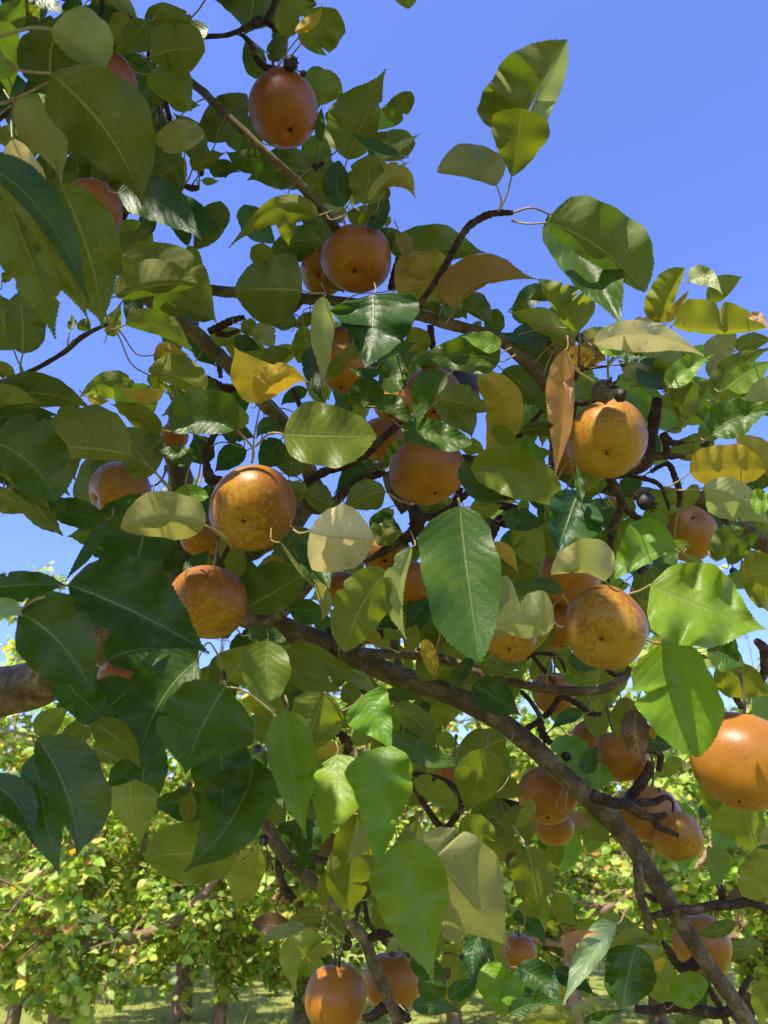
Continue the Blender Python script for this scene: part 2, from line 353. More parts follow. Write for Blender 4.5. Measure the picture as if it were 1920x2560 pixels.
# ------------------------------------------------------------------ leaves in bulk (orchard trees, crown above the frame)
def leaf_template(n=4):
    V = []; UV = []
    ws = [.0, .72, 1.0, .72, .0] if n == 4 else [0, .62, .95, 1, .8, .4, 0]
    m = len(ws)
    for i, wv in enumerate(ws):
        u = i / (m - 1)
        for s in (-1, 0, 1):
            V.append((u, s * wv * .33, abs(s) * wv * .12 - .22 * (u - .4) ** 2)); UV.append((u, .5 + .5 * s))
    Fc = []
    for i in range(m - 1):
        for s in (0, 1):
            a = i * 3 + s; Fc.append((a, a + 3, a + 4, a + 1))
    return np.array(V, 'f'), np.array(UV, 'f'), np.array(Fc, 'i')
def bulk_leaves(name, pos, size, dirv, nrm, col, under, mat_, parent=None, origin=(0, 0, 0), n=4, alpha=None):
    T, UV, FC = leaf_template(n); k = len(pos)
    d = dirv / np.linalg.norm(dirv, axis=1, keepdims=True)
    s = np.cross(nrm, d); s /= np.linalg.norm(s, axis=1, keepdims=True) + 1e-9; q = np.cross(d, s)
    wf = RNG.uniform(.8, 1.25, k)
    P3 = pos[:, None, :] + size[:, None, None] * (T[None, :, 0, None] * d[:, None, :] + wf[:, None, None] * T[None, :, 1, None] * s[:, None, :] + T[None, :, 2, None] * RNG.uniform(.3, 2.2, k)[:, None, None] * q[:, None, :])
    V = (P3 - np.array(origin, 'f')).reshape(-1, 3).astype('f')
    m = len(T); Fa = (FC[None] + (np.arange(k) * m)[:, None, None]).reshape(-1, 4).astype('i')
    me = bpy.data.meshes.new(name); me.vertices.add(len(V)); me.vertices.foreach_set('co', V.ravel())
    me.loops.add(Fa.size); me.loops.foreach_set('vertex_index', Fa.ravel()); me.polygons.add(len(Fa))
    me.polygons.foreach_set('loop_start', np.arange(0, Fa.size, 4, dtype='i')); me.update(calc_edges=True)
    a = np.zeros((k, 1)) if alpha is None else alpha[:, None]
    ct = np.repeat(np.concatenate([col, a], 1), m, 0).astype('f'); cu = np.repeat(np.concatenate([under, a], 1), m, 0).astype('f')
    finish_leafy(me, np.tile(UV, (k, 1)), ct, cu)
    me.polygons.foreach_set('use_smooth', [True] * len(me.polygons)); me.materials.append(mat_)
    o = bpy.data.objects.new(name, me); COL.objects.link(o)
    if parent is not None: o.parent = parent; o.location = Vector(origin) - Vector(parent.location)
    return o

# ------------------------------------------------------------------ orchard trees behind
FARPAL = np.array([(.20, .33, .03), (.28, .39, .05), (.43, .50, .13), (.11, .20, .02), (.44, .45, .08), (.58, .43, .06), (.42, .2, .07)], 'f')
FARW = np.array([.27, .27, .2, .12, .08, .04, .02])
def make_orchard_tree(seed, loc, height=3.6, spread=1.7, nleaf=6000, rt=.085, lean=0.0, warm=0.0, leafsz=.092, hf=None):
    rnd = random.Random(seed); rng = np.random.default_rng(seed)
    root = empty('orchard_tree', loc); L0 = Vector(loc)
    mb = MB(); tips = []
    hf = hf or rnd.uniform(.75, 1.0)
    fork = L0 + Vector((lean * .3, 0, hf))
    tube(mb, [(*(L0 + Vector((0, 0, -.08))), rt * 1.5), (*(L0 + Vector((lean * .1, 0, hf * .35))), rt * 1.1), (*(L0 + Vector((lean * .25, .02, hf * .8))), rt), (*(fork + Vector((0, 0, .15))), rt * .8)], 12, 5, rough=.25)
    lb = MB()
    nl = rnd.randint(5, 7)
    for i in range(nl):
        a = i / nl * 6.283 + rnd.uniform(-.4, .4); st = fork + Vector((0, 0, rnd.uniform(-.2, .15)))
        r = spread * rnd.uniform(.65, 1.0); h = height - hf - rnd.uniform(0, .9)
        e = st + Vector((math.cos(a) * r, math.sin(a) * r, h * rnd.uniform(.55, 1)))
        m1 = st + Vector((math.cos(a) * r * .55, math.sin(a) * r * .55, h * .12)) + Vector((rnd.uniform(-.1, .1),) * 3)
        m2 = st + Vector((math.cos(a) * r * .85, math.sin(a) * r * .85, h * .5)) + Vector((rnd.uniform(-.12, .12),) * 3)
        pts = [(*st, rt * .55), (*m1, rt * .42), (*m2, rt * .28), (*e, rt * .08)]
        tube(lb, pts, 8, 6, rough=.3)
        cc = catmull(pts, 8)
        for j in range(3, len(cc), 1):
            p = Vector(cc[j][:3])
            if p.z < height * .6 and j % 2:                 # pendulous side shoots
                b = rnd.uniform(0, 6.283); dv = Vector((math.cos(b) * .35, math.sin(b) * .35, -rnd.uniform(.2, .6)))
                tube(lb, [(*p, rt * .12), (*(p + dv * .5), rt * .09), (*(p + dv), rt * .03)], 5, 3); tips += [(p, p + dv)] * 2
            for q in range(1 if j % 2 else 2):
                b = rnd.uniform(0, 6.283); ln = rnd.uniform(.3, .8)
                dv = Vector((math.cos(b), math.sin(b), rnd.uniform(-.35, 1.1))).normalized() * ln
                tube(lb, [(*p, rt * .13), (*(p + dv * .5 + Vector((0, 0, .04))), rt * .09), (*(p + dv), rt * .03)], 5, 3)
                tips.append((p, p + dv))
    mb.build('trunk', M_FARBARK, root); lb.build('limbs', M_FARBARK, root)
    T = np.array([[*a, *b] for a, b in tips]); k = nleaf
    T = T[rng.random(len(T)) < .7]; ii = rng.integers(0, len(T), k); tt = rng.random(k) ** .7
    pos = T[ii, :3] * (1 - tt)[:, None] + T[ii, 3:] * tt[:, None] + rng.normal(0, .045, (k, 3))
    az = rng.random(k) * 6.283; dirv = np.stack([np.cos(az), np.sin(az), rng.uniform(-1.0, .25, k)], 1)
    nrm = np.stack([rng.normal(-.3, .5, k), rng.normal(-.75, .5, k), np.full(k, .8)], 1)      # blades face the light
    W = FARW.copy(); W[4:] *= 1 + warm * 5; W /= W.sum()
    c = FARPAL[rng.choice(7, k, p=W)] * rng.uniform(.75, 1.35, (k, 1)); cu = c * .9 + .04
    bulk_leaves('crown', pos, rng.uniform(.65, 1.15, k) * leafsz, dirv, nrm, c, cu, M_FARLEAF, root, origin=tuple(loc))
    return root
def copy_tree(o, loc, rz, s):
    c = o.copy(); COL.objects.link(c); c.location = loc; c.rotation_euler = (0, 0, rz); c.scale = (s, s, s)
    for ch in list(o.children):
        d = ch.copy(); COL.objects.link(d); d.parent = c
    return c
def gx(xpix, y): return (xpix - 960) / F * (y * math.cos(PITCH) - (0.6) * math.sin(PITCH))
GRP = 'orchard trees behind the near tree'
t1 = make_orchard_tree(11, (gx(170, 7.0), 7.0, 0), 4.2, 1.9, 7600, .10, hf=.98, leafsz=.105)
tag(t1, 'sunlit orchard tree with the thick forked trunk at the lower left', 'tree', GRP)
t2 = make_orchard_tree(12, (gx(62, 8.6), 8.6, 0), 6.9, 1.6, 9000, .06, warm=.35, hf=1.0, leafsz=.10)
tag(t2, 'taller orchard tree with yellowing top shoots and a thin trunk at the left edge', 'tree', GRP)
t3 = make_orchard_tree(13, (gx(1430, 7.2), 7.2, 0), 4.2, 2.0, 7600, .065, hf=1.2, leafsz=.105)
tag(t3, 'sunlit orchard tree with a slender pale trunk at the lower right', 'tree', GRP)
t4 = make_orchard_tree(14, (gx(760, 9.4), 9.4, 0), 4.4, 2.1, 7600, .08, warm=.1, hf=1.0, leafsz=.11)
tag(t4, 'orchard tree in the middle distance behind the pair of low pears', 'tree', GRP)
FAR = [(t3, gx(560, 8.4), 8.4, 2.9, .97, 'orchard tree whose low boughs fill the space left of the hanging branch'),
       (t1, gx(1960, 7.8), 7.8, 2.1, .98, 'orchard tree cut by the right edge of the view'),
       (t3, gx(1130, 8.6), 8.6, 1.0, 1.0, 'orchard tree behind the large cluster of hanging leaves at the bottom centre'),
       (t4, gx(1620, 10.4), 10.4, 3.4, 1.05, 'orchard tree in the middle distance at the right'),
       (t1, gx(470, 11.6), 11.6, 1.2, 1.1, 'orchard tree in the second row left of centre'),
       (t4, gx(1250, 12.4), 12.4, 2.7, 1.1, 'orchard tree in the second row right of centre'),
       (t2, gx(290, 13.2), 13.2, .6, .95, 'orchard tree in the second row far left'),
       (t3, gx(1860, 13.5), 13.5, 4.0, 1.2, 'orchard tree in the second row far right'),
       (t1, gx(-80, 13), 13.5, 3.3, 1.3, 'second row orchard tree at the left edge, half out of view'),
       (t4, gx(400, 16.5), 16.5, 1.5, 1.25, 'third row orchard tree, left'),
       (t1, gx(800, 17), 17.0, 5.0, 1.35, 'third row orchard tree, centre left'),
       (t3, gx(1150, 16.5), 16.5, .4, 1.3, 'third row orchard tree, centre right'),
       (t4, gx(1550, 17), 17.0, 2.0, 1.3, 'third row orchard tree, right'),
       (t2, gx(1900, 17), 17.5, 5.5, 1.1, 'third row orchard tree at the far right'),
       (t2, gx(100, 18), 18.0, 4.4, 1.15, 'third row orchard tree at the far left')]
for (srcT, x, y, rz, s, lab) in FAR:
    tag(copy_tree(srcT, (x, y, 0), rz, s), lab, 'tree', GRP)
# the rows beyond read as one mass
def far_wood():
    k = 24000; rng = np.random.default_rng(5)
    y = rng.choice([24, 31, 40], k) + rng.normal(0, 1.0, k); x = (rng.random(k) * 2 - 1) * y * .75
    prof = 3.6 + .8 * np.sin(x * 1.3 + y) + .5 * np.sin(x * 3.1)
    z = .5 + prof * rng.random(k) ** .8
    az = rng.random(k) * 6.283; d = np.stack([np.cos(az), np.sin(az), rng.uniform(-.9, .3, k)], 1)
    nr = np.stack([rng.normal(0, .6, k), rng.normal(0, .6, k), np.ones(k)], 1)
    c = FARPAL[rng.choice(7, k, p=FARW / FARW.sum())]
    o = bulk_leaves('far_orchard', np.stack([x, y, z], 1), rng.uniform(.18, .34, k), d, nr, c, c * .9 + .03, M_FARLEAF)
    tag(o, 'far rows of orchard trees that run together at the horizon', 'orchard', kind='stuff')
far_wood()

# ------------------------------------------------------------------ THE PEAR TREE
ROOT = empty('pear_tree', (-1.35, .95, 0))
tag(ROOT, 'large near pear tree whose leafy limbs and branches fill the view', 'tree')
# kinds: top colour, underside colour, how spotted
KIND = {
 'g': ((.036, .082, .005), (.155, .180, .046), .10), 'd': ((.028, .072, .003), (.100, .128, .024), .12),
 'o': ((.140, .195, .014), (.195, .220, .042), .30), 'b': ((.125, .230, .012), (.170, .220, .036), .12),
 'y': ((.430, .320, .030), (.430, .320, .045), .45), 'k': ((.300, .180, .035), (.320, .195, .050), .85),
 'c': ((.580, .470, .270), (.580, .470, .260), .15), 'p': ((.230, .290, .120), (.300, .315, .135), .25),
 'r': ((.42, .215, .095), (.40, .230, .105), .55), 'x': ((.075, .035, .022), (.080, .040, .025), .6),
 't': ((.024, .068, .012), (.115, .150, .044), .08), 'm': ((.115, .165, .010), (.135, .160, .022), .25)}
PROF = {'o': [(0, 0), (.02, .22), (.08, .62), (.17, .88), (.30, 1.02), (.45, 1.04), (.60, .90), (.74, .60), (.84, .31), (.90, .14), (.95, .05), (1, 0)],
        'r': [(0, 0), (.03, .34), (.1, .66), (.22, .91), (.42, 1), (.6, .96), (.75, .82), (.86, .60), (.94, .33), (.98, .12), (1, 0)],
        'h': [(0, 0), (.02, .40), (.07, .78), (.16, .98), (.28, 1), (.45, .86), (.6, .66), (.75, .43), (.88, .2), (.95, .08), (1, 0)],
        'v': [(0, 0), (.05, .12), (.2, .38), (.4, .68), (.6, .93), (.75, 1), (.86, .90), (.94, .62), (.98, .3), (1, 0)]}
def prof(sh, u):
    T = PROF[sh]
    for (a, x), (b, y) in zip(T, T[1:]):
        if u <= b:
            t = (u - a) / (b - a); t = t * t * (3 - 2 * t) * .35 + t * .65
            return x + (y - x) * t
    return 0
def leaf_geo(mb, px, wl, wr, kind, depth, rnd, sh='o', nu=40, nv=4, tilt=None, fold=None):
    """px: three frame points base, middle, tip; wl / wr: half widths (frame px) left and right of the way base->tip"""
    face, kd = kind[0], kind[1]
    b, m, t = [Vector(p) for p in px]
    c = 2 * m - .5 * (b + t)
    top, und, spot = KIND[kd]
    j = rnd.uniform(.82, 1.2); hue = rnd.uniform(-.14, .14)
    jj = lambda q: (q[0] * j * (1 + hue), q[1] * j, q[2] * j * (1 - hue))
    sp = spot * rnd.uniform(.5, 1.5)
    ky = tilt if tilt is not None else (rnd.uniform(.25, .75) if face == 'T' else -rnd.uniform(.2, .8))
    kx = rnd.uniform(-.35, .35)
    fl = fold if fold is not None else rnd.uniform(.15, .70)
    fs = -1 if face == 'T' else 1                      # the blade keels towards its upper side
    L = (t - b).length; cen = (b + t) / 2; m2 = depth / F    # metres per pixel
    wave = rnd.uniform(.07, .24); wf = rnd.uniform(1.5, 3.2) * 2 * math.pi; wp = rnd.uniform(0, 6.3)
    curl = rnd.uniform(-.12, .28)
    nt_ = nu // 2
    vs = [-1] + [-(nv - k) / nv for k in range(1, nv)] + [0] + [k / nv for k in range(1, nv)] + [1]
    V = []; UV = []
    asy = rnd.uniform(-.06, .06)
    bites = [(rnd.uniform(.15, .9), rnd.choice((-1, 1)), rnd.uniform(.15, .45), rnd.uniform(.012, .035)) for _ in range(rnd.choice((0, 0, 0, 1, 2)))]
    bx = [rnd.uniform(-1, 1) for _ in range(4)]
    for i in range(nu + 1):
        u = i / nu; uu = u
        p = b * (1 - u) ** 2 + c * 2 * u * (1 - u) + t * u * u
        d = ((c - b) * (1 - u) + (t - c) * u)
        d = d.normalized() if d.length > 1e-6 else (t - b).normalized()
        n = Vector((d.y, -d.x))
        for v in vs:
            w_ = wl if v > 0 else wr
            pf = prof(sh, min(max(u + (asy if v > 0 else -asy) * math.sin(math.pi * u), 0), 1))
            ed = abs(v)
            bt = 1
            for (u0, sd, am, wd) in bites:
                if v * sd > 0: bt -= am * math.exp(-((u - u0) / wd) ** 2)
            a = w_ * pf * bt * (1 + .06 * math.sin(u * 9 + bx[0] * 6) * (1 if v > 0 else -1) + .02 * math.sin(u * 23 + bx[1] * 6))
            q = p + n * (a * v)
            if ed == 1 and 0 < i < nu:
                if i % 2: q += n * (math.copysign(1, v) * L * .0075) + d * L * .005
            ex = (q.x - cen.x) * m2; ey = -(q.y - cen.y) * m2
            dz = ky * ey + kx * ex
            wm = w_ * m2
            dz += fs * fl * ed * wm * pf
            dz += fs * curl * L * m2 * (u * u)
            dz += wave * wm * 2.0 * ed * ed * math.sin(u * wf + wp + (1.3 if v > 0 else 0)) * math.sin(math.pi * min(u * 1.1, 1))
            V.append(P(q.x, q.y, depth + dz)); UV.append((u, .5 + .5 * v))
    nr = len(vs); Fc = []
    for i in range(nu):
        for k in range(nr - 1):
            a = i * nr + k
            f = (a, a + nr, a + nr + 1, a + 1)
            Fc.append(f)
    # the front of a face is the leaf's upper side
    a_, b_, c_ = V[(nu // 2) * nr + nr // 2 - 1], V[(nu // 2 + 1) * nr + nr // 2 - 1], V[(nu // 2 + 1) * nr + nr // 2]
    nn = (b_ - a_).cross(c_ - a_); tocam = Vector((0, 0, CAMZ)) - a_
    front = nn.dot(tocam) > 0
    if front != (face == 'T'): Fc = [tuple(reversed(f)) for f in Fc]
    mb.add(V, Fc, UV, (*jj(top), sp), (*jj(und), sp))
    return P(b.x, b.y, depth + ky * -(b.y - cen.y) * m2 + kx * (b.x - cen.x) * m2), abs(L * (wl + wr))

# ------------------------------------------------------------------ limbs, branches and spurs:  tile depth-per-point  x,y,r[,depth]
BP = []
def br(name, T, pts, d, rough=.18, knob=0.0, m=None, sides=12, lab=None):
    mb = MB(); out_ = []
    for q in pts:
        dd = q[3] if len(q) > 3 else d
        x, y = src(T, q[0], q[1]); out_.append((*P(x, y, dd), q[2] * scl(T) * dd / F))
    tube(mb, out_, sides, 7, rough=rough, knob=knob, seed=len(pts)); BP.extend(Vector(q[:3]) for q in catmull(out_, 4))
    o = mb.build(name, m or M_TWIG, ROOT, origin=tuple(out_[0][:3]))
    if lab: o['label'] = lab
    return o
tb = MB(); e0 = P(*src('Z', -160, 1535), 1.35)
tube(tb, [(-1.35, .95, -.1, .15), (-1.34, .96, .5, .115), (-1.30, .98, 1.0, .10), (-1.15, 1.02, e0.z - .25, .085), (e0.x, e0.y, e0.z, .062), (*P(*src('Z', -20, 1500), 1.18), .040)], 16, 8, rough=.2)
tb.build('trunk', M_BARK, ROOT)
# ascending leader that carries the crown overhead, out of view
tb = MB(); tube(tb, [(-1.32, .96, .7, .09), (-1.5, .7, 1.6, .07), (-1.3, .3, 2.5, .055), (-.9, -.2, 3.3, .035), (-.3, -.5, 3.8, .012)], 12, 8, rough=.2); tb.build('branch', M_BARK, ROOT)
tb = MB(); tube(tb, [(-1.45, .6, 1.7, .05), (-1.3, -.1, 2.3, .035), (-.9, -.6, 2.8, .02), (-.3, -.9, 3.0, .008)], 10, 6, rough=.2); tb.build('branch', M_BARK, ROOT)
tb = MB(); tube(tb, [(-1.3, .35, 2.45, .04), (-.7, .05, 3.15, .028), (-.1, -.2, 3.5, .015), (.4, -.3, 3.6, .006)], 10, 6, rough=.2); tb.build('branch', M_BARK, ROOT)
br('branch', 'Z', [(-20, 1500, 55, 1.18), (80, 1475, 50, 1.15), (200, 1400, 44, 1.1), (330, 1310, 40, 1.08), (450, 1225, 36, 1.08), (560, 1170, 32, 1.08), (640, 1115, 26, 1.1), (680, 1050, 20, 1.12)], 1.1, m=M_BARK, sides=18, rough=.12, lab='thick main limb')
br('branch', 'Z', [(400, 1270, 30, 1.09), (540, 1332, 27, 1.03), (640, 1368, 25, 1.0), (760, 1418, 24, .98), (860, 1462, 24, .97), (960, 1495, 23, .94), (1060, 1545, 22, .91), (1130, 1595, 22, .89), (1210, 1668, 21, .87), (1290, 1742, 22, .86), (1345, 1800, 20, .85), (1400, 1880, 19, .84), (1455, 1965, 19, .83), (1510, 2055, 17, .82), (1570, 2140, 17, .82), (1640, 2240, 17, .82)], .9, m=M_BARK, sides=18, rough=.11, lab='long limb slanting down to the lower right')
br('branch', 'Z', [(690, 1080, 20, 1.1), (660, 1000, 17, 1.0), (610, 912, 16, .88), (560, 860, 15), (500, 795, 15), (430, 728, 16), (360, 680, 16), (310, 635, 16), (270, 590, 13)], .80, m=M_BARK, lab='dark limb rising to the upper left')
br('branch', 'Z', [(430, 622, 11), (520, 634, 12), (640, 643, 12), (760, 655, 12, .93), (900, 680, 12, .84), (960, 698, 12, .82), (1060, 725, 13, .80), (1110, 757, 13, .80), (1160, 808, 13, .80), (1192, 862, 12, .82), (1200, 930, 11, .9), (1195, 1000, 11, .95)], .96, m=M_BARK)
br('branch', 'Z', [(800, 610, 9, .98), (775, 565, 10, .95), (725, 492, 11, .86), (650, 402, 10, .80), (580, 335, 9, .78), (480, 240, 9, .78), (440, 200, 9, .80), (380, 150, 8, .90), (325, 95, 8, 1.0), (270, 25, 8, 1.02), (220, -30, 7, 1.04)], .95, m=M_BARK, lab='straight reddish brown branch in the upper left')
br('branch', 'Z', [(905, 660, 7), (935, 618, 7), (960, 577, 8), (985, 532, 8), (1010, 492, 8), (1045, 468, 8), (1075, 460, 7), (1108, 460, 5)], .80, knob=.16, lab='knobbly dark twig against the sky')
br('branch', 'Z', [(300, 110, 4, .95), (425, 82, 5), (490, 76, 5), (535, 58, 6), (575, 42, 7), (592, 12, 7), (602, -20, 6)], .88, knob=.08)
br('branch', 'Z', [(535, 58, 5), (560, 40, 6), (590, 58, 6), (618, 76, 5)], .88, knob=.12)
br('branch', 'Z', [(518, 72, 4), (543, 95, 6), (552, 122, 7), (572, 145, 8), (598, 152, 8)], .87, knob=.22)
br('branch', 'B', [(400, 1070, 12), (375, 1085, 22), (440, 1055, 10)], .88, knob=.3)
br('branch', 'Z', [(1000, 992, 11, 1.08), (1100, 1003, 12), (1200, 1022, 13), (1290, 1050, 14), (1400, 1070, 16), (1530, 1085, 19), (1600, 1140, 19), (1680, 1200, 19)], 1.05, m=M_BARK, sides=14)
br('branch', 'Z', [(1420, 860, 11), (1408, 940, 13), (1395, 1000, 13), (1350, 1020, 12), (1310, 1030, 11)], .86, knob=.08)
br('branch', 'F', [(1110, 690, 12), (1030, 690, 24), (980, 640, 22), (1000, 760, 24), (880, 790, 26), (800, 850, 22), (690, 900, 22)], .82, knob=.2)
br('branch', 'F', [(1120, 780, 12), (1000, 780, 25), (900, 780, 24)], .83, knob=.2)
br('branch', 'Z', [(1316, 1030, 10), (1342, 1085, 9), (1326, 1140, 8), (1316, 1190, 8), (1309, 1250, 8), (1320, 1320, 6, .82)], .78, knob=.05, lab='reddish upright twig')
br('branch', 'Z', [(1342, 1088, 9), (1365, 1110, 8), (1390, 1128, 7)], .79, knob=.2)
br('branch', 'F', [(700, 890, 16), (800, 910, 15), (950, 960, 16), (1000, 1060, 12), (1020, 1130, 8)], .84, knob=.2)
br('branch', 'F', [(900, 880, 14), (1010, 830, 16), (1060, 930, 22), (1090, 1020, 20), (1080, 1110, 14)], .88, knob=.2)
br('branch', 'F', [(380, 800, 16), (400, 470, 18), (470, 440, 16), (540, 420, 12)], .80, knob=.15)
br('branch', 'F', [(-40, 670, 12), (60, 640, 15), (130, 560, 15), (180, 500, 15), (250, 400, 12), (290, 330, 20)], .9, knob=.2)
br('branch', 'F', [(400, 280, 30), (430, 220, 20), (500, 205, 14), (620, 195, 9)], .82, knob=.2)
br('branch', 'Z', [(785, 1410, 11, .96), (870, 1415, 10), (960, 1425, 10), (1035, 1452, 11), (1110, 1475, 10), (1200, 1490, 10), (1290, 1492, 10), (1345, 1468, 9), (1360, 1440, 6)], .86, m=M_BARK, knob=.06, lab='thinner side branch above the long limb')
br('branch', 'H', [(1440, 1040, 20), (1480, 1080, 26), (1475, 1125, 16)], .85, knob=.2)
br('branch', 'H', [(480, 900, 24, .97), (510, 1010, 22, .95), (530, 1110, 14, .93)], .95, knob=.06)
br('branch', 'H', [(80, 720, 32, 1.0), (200, 640, 26, .97), (300, 540, 24, .93), (380, 450, 20, .9)], .9, m=M_BARK)
br('branch', 'H', [(880, 640, 20, 1.15), (885, 760, 24), (895, 860, 26), (920, 1000, 24), (930, 1300, 22), (940, 1500, 22), (960, 1750, 20)], 1.18, m=M_BARK)
br('branch', 'H', [(460, 750, 16), (530, 900, 17), (610, 1080, 16), (650, 1220, 14), (800, 1440, 20), (900, 1600, 22), (960, 1700, 20)], 1.15)
br('branch', 'H', [(660, 860, 18), (780, 800, 30), (870, 770, 20), (960, 720, 14), (1080, 720, 18), (1150, 790, 14)], 1.05, knob=.2)
br('branch', 'H', [(960, 770, 12), (1000, 850, 14), (1100, 920, 14)], 1.05, knob=.15)
br('branch', 'H', [(500, 1410, 24), (560, 1450, 30), (600, 1520, 26), (560, 1600, 20)], .98, knob=.3)
br('branch', 'H', [(660, 1110, 12), (700, 1170, 16), (760, 1230, 10)], .98, knob=.3)
br('branch', 'H', [(700, 330, 14), (800, 270, 24), (900, 210, 30), (1000, 150, 42), (1050, 60, 50), (1010, -40, 36)], .88, knob=.2, m=M_TWIG)
br('branch', 'H', [(1000, 150, 20), (1060, 230, 26), (1090, 180, 14)], .87, knob=.25)
br('branch', 'H', [(1050, 40, 30), (1180, 20, 22), (1300, -60, 20), (1400, -140, 26), (1500, -110, 26), (1700, -100, 22)], .9, knob=.08)
br('branch', 'H', [(1660, 90, 24), (1570, 60, 40), (1540, 140, 24), (1520, 230, 20), (1600, 380, 24), (1660, 420, 22)], .98, knob=.15)
br('branch', 'K', [(10, -120, 30, .95), (40, 80, 38), (25, 240, 42), (80, 380, 44), (160, 540, 44), (290, 670, 40), (440, 800, 40), (560, 950, 38), (640, 1040, 38), (710, 1120, 38), (750, 1240, 38), (800, 1370, 38), (860, 1500, 36), (930, 1680, 34)], .80, m=M_BARK, rough=.12, lab='branch hanging down at the lower left of centre')
br('branch', 'K', [(150, 560, 24), (150, 660, 24), (180, 780, 28), (240, 850, 30), (215, 800, 20)], .81, knob=.15)
br('branch', 'K', [(160, 800, 12), (135, 890, 6)], .81)
br('branch', 'K', [(370, 580, 22), (480, 610, 22), (560, 600, 14)], .9)
br('branch', 'K', [(650, 1000, 12), (590, 1080, 16), (600, 1150, 24), (550, 1180, 14), (538, 1290, 8)], .85, knob=.15)
br('branch', 'K', [(640, 1010, 16), (660, 900, 20), (670, 800, 14)], .88, knob=.15)
br('branch', 'K', [(710, 870, 16), (720, 980, 16), (770, 1060, 14), (870, 1180, 9), (875, 1220, 7)], .9, knob=.15)
br('branch', 'K', [(710, 1110, 26), (800, 1080, 30), (850, 1070, 30), (920, 1070, 18)], .80, knob=.25)
br('branch', 'K', [(820, 1090, 8), (880, 1150, 7), (960, 1195, 6)], .84)
br('branch', 'K', [(900, 1560, 24), (820, 1560, 34), (760, 1610, 30), (690, 1620, 20)], .82, knob=.3)
br('branch', 'K', [(900, 1560, 24), (960, 1590, 28), (985, 1640, 22)], .82, knob=.3)
br('branch', 'K', [(940, -20, 20), (1040, 150, 22), (1140, 310, 22), (1220, 395, 26), (1290, 320, 22), (1330, 240, 20), (1310, 150, 22), (1200, 80, 26), (1080, 50, 20), (1000, 30, 16)], .94, knob=.06)
br('branch', 'K', [(1480, 160, 12), (1600, 210, 18), (1700, 240, 18)], 1.0, knob=.08)
br('branch', 'K', [(1600, 220, 14), (1640, 330, 16), (1700, 420, 14)], 1.0, knob=.15)
br('branch', 'L', [(520, 180, 44), (640, 220, 36), (760, 245, 34), (840, 300, 32), (920, 320, 22), (1000, 298, 18)], .82, knob=.14)
br('branch', 'L', [(900, 320, 20), (940, 375, 22), (1000, 405, 20), (1075, 438, 14)], .83, knob=.2)
br('branch', 'L', [(700, 225, 30), (800, 225, 28), (920, 220, 24), (990, 190, 18), (1040, 220, 10), (1042, 300, 7)], .86, knob=.12)
br('branch', 'L', [(760, 200, 30), (820, 120, 34), (880, 30, 34), (900, -40, 24)], .88, knob=.14)
br('branch', 'L', [(815, 560, 30, .85), (820, 700, 32), (830, 830, 30), (870, 950, 26), (890, 1060, 34)], .82, m=M_BARK, knob=.05)
br('branch', 'L', [(900, 965, 20), (990, 940, 26), (1080, 915, 26), (1180, 920, 30), (1300, 890, 30), (1400, 890, 30), (1520, 860, 30), (1580, 780, 28), (1700, 680, 24)], .80, knob=.12)
br('branch', 'L', [(1500, 870, 30), (1590, 880, 28), (1700, 960, 22)], .80, knob=.1)
br('branch', 'L', [(1360, 880, 20), (1360, 800, 24), (1325, 735, 16)], .81, knob=.25)
br('branch', 'L', [(850, 810, 12), (920, 850, 20), (980, 850, 12)], .86, knob=.2)
br('branch', 'L', [(1200, 1260, 40), (1120, 1300, 34), (1060, 1260, 26), (1020, 1190, 28), (975, 1130, 14)], .84, knob=.2)
br('branch', 'L', [(1130, 1320, 20), (1240, 1370, 26), (1300, 1470, 22), (1360, 1570, 22), (1400, 1700, 20)], .88, knob=.12)
br('branch', 'L', [(1560, 1350, 16), (1520, 1390, 20), (1470, 1500, 22)], .86, knob=.2)
br('branch', 'L', [(800, 1560, 24), (920, 1570, 26), (1050, 1550, 30), (1200, 1570, 34), (1350, 1590, 34), (1420, 1560, 30)], .84, knob=.15)
br('branch', 'L', [(30, 250, 14), (-60, 220, 14), (-140, 200, 12)], 1.0, knob=.1)
br('branch', 'I', [(110, 900, 14), (180, 990, 15), (280, 1110, 15)], .95)
br('branch', 'I', [(100, 960, 8), (130, 920, 14), (240, 920, 13), (310, 950, 13), (350, 1040, 9)], .95, knob=.2)
br('branch', 'I', [(60, 1160, 14), (130, 1240, 16), (180, 1340, 16), (100, 1400, 22), (20, 1440, 20)], .93, knob=.14)
br('branch', 'I', [(200, 1330, 16), (250, 1290, 20), (320, 1200, 20), (420, 1240, 22), (500, 1300, 20), (580, 1310, 12)], .97, knob=.3)
br('branch', 'I', [(180, 1340, 24), (200, 1440, 26), (250, 1500, 18)], .95, knob=.35)
br('branch', 'I', [(590, 990, 14), (640, 1040, 16), (690, 1060, 12), (760, 1030, 8)], .88, knob=.15)
br('branch', 'I', [(1350, 1120, 14), (1430, 1180, 20), (1490, 1270, 18)], .85, knob=.15)
br('branch', 'I', [(1580, 830, 20), (1640, 900, 34), (1640, 1020, 32), (1620, 1100, 16)], .85, knob=.1)
br('branch', 'I', [(860, 1545, 12), (960, 1570, 20), (950, 1680, 18)], .9, knob=.15)
br('branch', 'I', [(1200, 930, 9), (1300, 950, 10), (1390, 1000, 8)], .8)
br('branch', 'I', [(-60, 60, 13, 1.0), (60, 110, 11), (185, 155, 9)], .98)
br('branch', 'E', [(320, 1475, 24), (450, 1395, 30), (600, 1350, 30), (730, 1270, 28), (830, 1170, 26), (950, 1075, 20)], .84, knob=.14, lab='knobbly spur branch in the centre')
